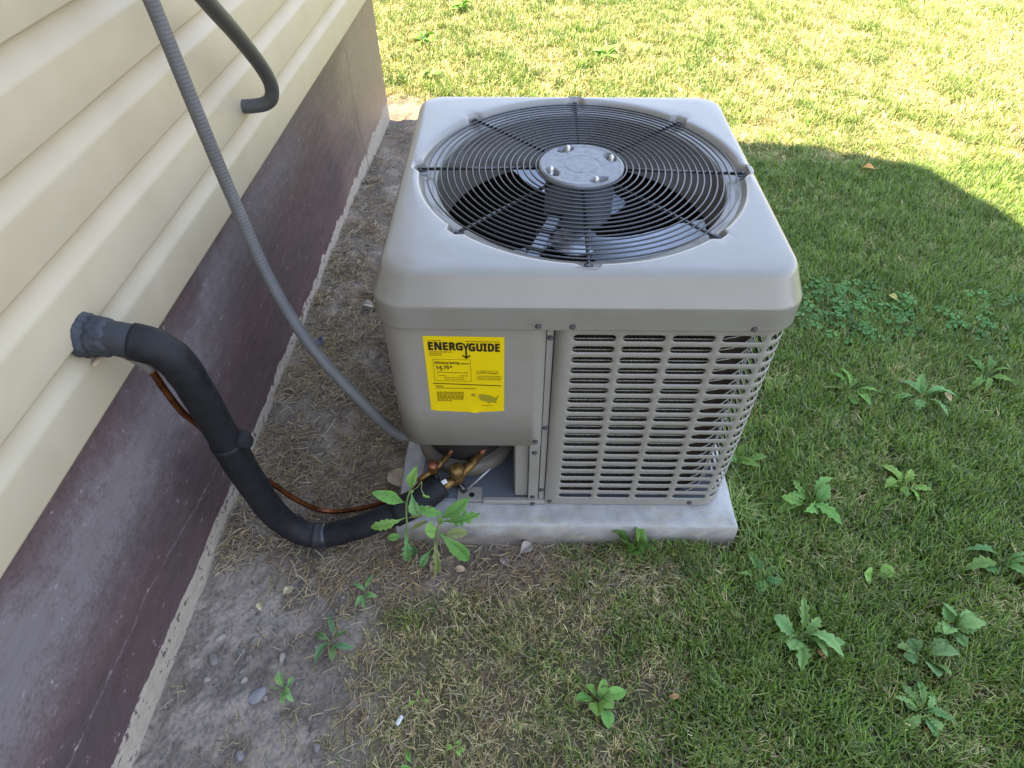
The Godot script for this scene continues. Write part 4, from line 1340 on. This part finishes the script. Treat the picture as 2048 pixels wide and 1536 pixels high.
# ------------------------------------------------------------------ pipes
func pipes() -> void:
	var cond := mat(0.40, 0.39, 0.375, 0.6)
	cond.albedo_texture = ntex(501, 0.02, 4, [[0.0, grey(0.86)], [1.0, grey(1.0)]], 256)
	tri_on(cond, 4)
	# corrugated conduit from above down to the unit
	var o := thing("flexible_conduit", "long grey ribbed flexible conduit hanging down to the unit's left corner", "conduit", V(-0.30, -0.47, 0.24))
	var line: Array = even(spline([V(-0.66, 0.62, 0.12), V(-0.63, 0.42, 0.145), V(-0.620, 0.323, 0.144), V(-0.605, 0.174, 0.158), V(-0.592, 0.031, 0.165), V(-0.56, -0.108, 0.199), V(-0.50, -0.215, 0.253), V(-0.42, -0.326, 0.289), V(-0.36, -0.449, 0.275), V(-0.30, -0.475, 0.24)], 24), 0.00145)
	var rad := []
	for k in line.size():
		var along := float(k) / line.size()
		rad.append(0.0107 + 0.00030 * cos(TAU * k / 4.0) * (1.0 - 0.75 * smooth(0.5, 0.8, along)))
	for k in line.size(): line[k] -= o.position
	part("sheath", tube(line, rad, 16), cond, o)
	part("end_fitting", tube([V(0.0, 0.0, 0.0), V(0.03, 0.005, -0.02)], [0.016], 14), black, o)
	# plain conduit curving into the wall
	o = thing("wall_conduit", "smooth dark grey conduit curving down into a hole in the siding", "conduit", V(-0.735, -0.008, -0.302))
	var cm := mat(0.30, 0.295, 0.28, 0.5)
	line = spline([V(-0.745, -0.010, -0.303), V(-0.715, -0.010, -0.304), V(-0.683, -0.006, -0.307), V(-0.664, 0.008, -0.308), V(-0.655, 0.040, -0.300), V(-0.652, 0.093, -0.262), V(-0.648, 0.181, -0.173), V(-0.645, 0.256, -0.089), V(-0.64, 0.344, 0.002), V(-0.645, 0.50, 0.12), V(-0.66, 0.62, 0.18)], 10)
	for k in line.size(): line[k] -= o.position
	part("sheath", tube(line, [0.0150], 20), cm, o)
	part("hole_rim", tube([V(-0.004, 0, -0.001), V(0.004, 0, -0.001)], [0.0180], 20), black, o)
	# insulated suction line
	var foam := mat(0.115, 0.115, 0.12, 0.62, 0, 0.4)
	foam.albedo_texture = ntex(511, 0.02, 4, [[0.0, grey(0.6)], [0.6, grey(1.0)], [1.0, grey(1.0)]], 256)
	foam.heightmap_enabled = true
	foam.heightmap_scale = 0.05
	foam.heightmap_texture = ntex(512, 0.04, 4, [], 256)
	tri_on(foam, 5)
	o = thing("refrigerant_pipe", "thick black foam insulated pipe running from the siding down to the brass valves", "pipe", V(-0.54, -0.655, 0.405))
	var path := spline([V(-0.760, -0.036, 0.426), V(-0.740, -0.038, 0.425), V(-0.700, -0.050, 0.423), V(-0.662, -0.066, 0.421), V(-0.642, -0.098, 0.419), V(-0.636, -0.150, 0.417), V(-0.634, -0.271, 0.412), V(-0.633, -0.350, 0.409), V(-0.630, -0.440, 0.405), V(-0.618, -0.560, 0.400), V(-0.585, -0.624, 0.400), V(-0.540, -0.639, 0.403), V(-0.474, -0.625, 0.396), V(-0.419, -0.605, 0.387), V(-0.334, -0.581, 0.357), V(-0.278, -0.570, 0.312)], 8)
	for k in path.size(): path[k] -= o.position
	var lump := noise(515, 22.0, 3)
	var cut := func(a: int, b: int, r0: float, r1: float) -> ArrayMesh:
		var pts := []
		var rs := []
		for k in range(a, b + 1):
			pts.append(path[k])
			rs.append(lerpf(r0, r1, float(k - a) / (b - a)) + 0.0003 * sin(k * 0.9))
		var rows := tube_rows(pts, rs, 26)
		for row in rows.size():
			for q in 26:
				var c: Vector3 = pts[row]
				var e: Vector3 = rows[row][q] - c
				rows[row][q] = c + e * (1.0 + 0.045 * lump.get_noise_3dv(rows[row][q]))
		return grid(rows, true, [], false, true, true)
	part("wall_sleeve", cut.call(0, 20, 0.0255, 0.0262), mat(0.165, 0.17, 0.18, 0.6), o)
	part("upper_insulation", cut.call(18, 53, 0.0285, 0.0270), foam, o)
	part("lower_insulation", cut.call(51, 88, 0.0290, 0.0262), foam, o)
	part("tape_wrap", cut.call(86, 90, 0.0268, 0.0268), mat(0.17, 0.17, 0.18, 0.35), o)
	part("front_insulation", cut.call(89, 110, 0.0258, 0.0265), foam, o)
	part("end_insulation", cut.call(108, 119, 0.0300, 0.0290), foam, o)
	# knob of foam at the joint
	var nub := stone_mesh(520, 0.9)
	var nb := part("foam_lip", nub, foam, o, V(-0.608, -0.307, 0.408) - o.position)
	nb.scale = V(0.017, 0.020, 0.020)
	# rough sealant round the hole
	var sm := mat(0.225, 0.24, 0.26, 0.65)
	sm.albedo_texture = ntex(521, 0.04, 5, [[0.0, grey(0.35)], [0.45, grey(0.8)], [1.0, grey(1.0)]], 256)
	tri_on(sm, 9)
	var wob := noise(522, 40.0, 4)
	var rows := []
	for q in [[-0.757, 0.036], [-0.748, 0.0345], [-0.744, 0.0325], [-0.741, 0.0300], [-0.739, 0.0285], [-0.736, 0.0300], [-0.731, 0.0305], [-0.726, 0.0290], [-0.722, 0.0295], [-0.718, 0.0285], [-0.715, 0.0270], [-0.713, 0.0245]]:
		var row := PackedVector3Array()
		var t: float = (q[0] + 0.757) / 0.06
		for k in 48:
			var a := TAU * k / 48
			var r: float = q[1] + 0.0050 * wob.get_noise_3d(q[0], cos(a) * 0.04, sin(a) * 0.04)
			var sk := 0.005 * wob.get_noise_2d(cos(a) * 0.05, sin(a) * 0.05)
			row.append(V(q[0] + sk, -0.037 - 0.010 * t + r * cos(a), 0.4255 + r * sin(a)) - o.position)
		rows.append(row)
	part("sealant", grid(rows, true), sm, o)
	var sm2 := mat(0.72, 0.62, 0.50, 0.8)
	var sd := part("old_sealant", stone_mesh(523, 0.6), sm2, o, V(-0.742, -0.074, 0.431) - o.position)
	sd.scale = V(0.006, 0.006, 0.022)
	# bare copper line
	var copper := mat(0.48, 0.27, 0.15, 0.42, 0.75)
	copper.albedo_texture = ntex(531, 0.02, 4, [[0.0, grey(0.55)], [0.5, grey(0.9)], [1.0, grey(1.0)]], 256)
	tri_on(copper, 6)
	o = thing("copper_line", "thin brown copper line following the black pipe from the wall to the smaller valve", "pipe", V(-0.54, -0.66, 0.345))
	var cp := spline([V(-0.735, -0.058, 0.432), V(-0.715, -0.066, 0.430), V(-0.698, -0.080, 0.428), V(-0.684, -0.106, 0.426), V(-0.681, -0.157, 0.424), V(-0.676, -0.216, 0.420), V(-0.674, -0.279, 0.400), V(-0.659, -0.410, 0.378), V(-0.622, -0.499, 0.362), V(-0.588, -0.580, 0.352), V(-0.544, -0.640, 0.340), V(-0.463, -0.632, 0.338), V(-0.384, -0.605, 0.330), V(-0.345, -0.590, 0.320), V(-0.320, -0.566, 0.306), V(-0.306, -0.552, 0.298)], 8)
	for k in cp.size(): cp[k] -= o.position
	part("tubing", tube(cp, [0.0058], 12), copper, o)
	var gs := []
	for k in 26: gs.append(cp[k])
	part("grey_sleeve", tube(gs, [0.0085], 12), mat(0.42, 0.39, 0.35, 0.6), o)

# ------------------------------------------------------------------ all of it
func _ready() -> void:
	var cam := Camera3D.new()
	cam.name = "camera"
	add_child(cam)
	cam.fov = 61.905
	cam.near = 0.05
	cam.far = 400.0
	var yaw := 0.0124
	var b := Basis(V(0, 1, 0), yaw) * Basis(V(1, 0, 0), -0.80659) * Basis(V(0, 0, 1), -0.0007)
	cam.transform = Transform3D(b, V(-0.1154, 0.5906, 1.1211))
	cam.current = true
	var we := WorldEnvironment.new()
	we.name = "world"
	var env := Environment.new()
	env.background_mode = Environment.BG_SKY
	var sky := Sky.new()
	var sk := ProceduralSkyMaterial.new()
	sk.sky_top_color = Color(0.58, 0.66, 0.795)
	sk.sky_horizon_color = Color(0.865, 0.865, 0.86)
	sk.sky_curve = 0.16
	sk.ground_bottom_color = Color(0.30, 0.32, 0.22)
	sk.ground_horizon_color = Color(0.55, 0.58, 0.50)
	sk.sky_energy_multiplier = 0.92
	sky.sky_material = sk
	env.sky = sky
	env.ambient_light_source = Environment.AMBIENT_SOURCE_SKY
	env.tonemap_mode = Environment.TONE_MAPPER_LINEAR
	env.tonemap_exposure = 5.5
	env.sdfgi_enabled = true
	env.ssao_enabled = true
	env.ssil_enabled = true
	we.environment = env
	add_child(we)
	var sun := DirectionalLight3D.new()
	sun.name = "sun"
	sun.light_energy = 1.6
	sun.light_color = Color(1.0, 0.945, 0.82)
	sun.light_angular_distance = 0.5
	sun.shadow_enabled = true
	add_child(sun)
	sun.look_at_from_position(Vector3.ZERO, V(0.94, -1.0, 0.155))
	n1 = noise(1, 1.0, 3)
	n2 = noise(2, 1.0, 3)
	n3 = noise(3, 1.0, 3)
	rng.seed = 5
	ground()
	house()
	pad()
	unit()
	pipes()
	weeds()
	litter()
	lawn()
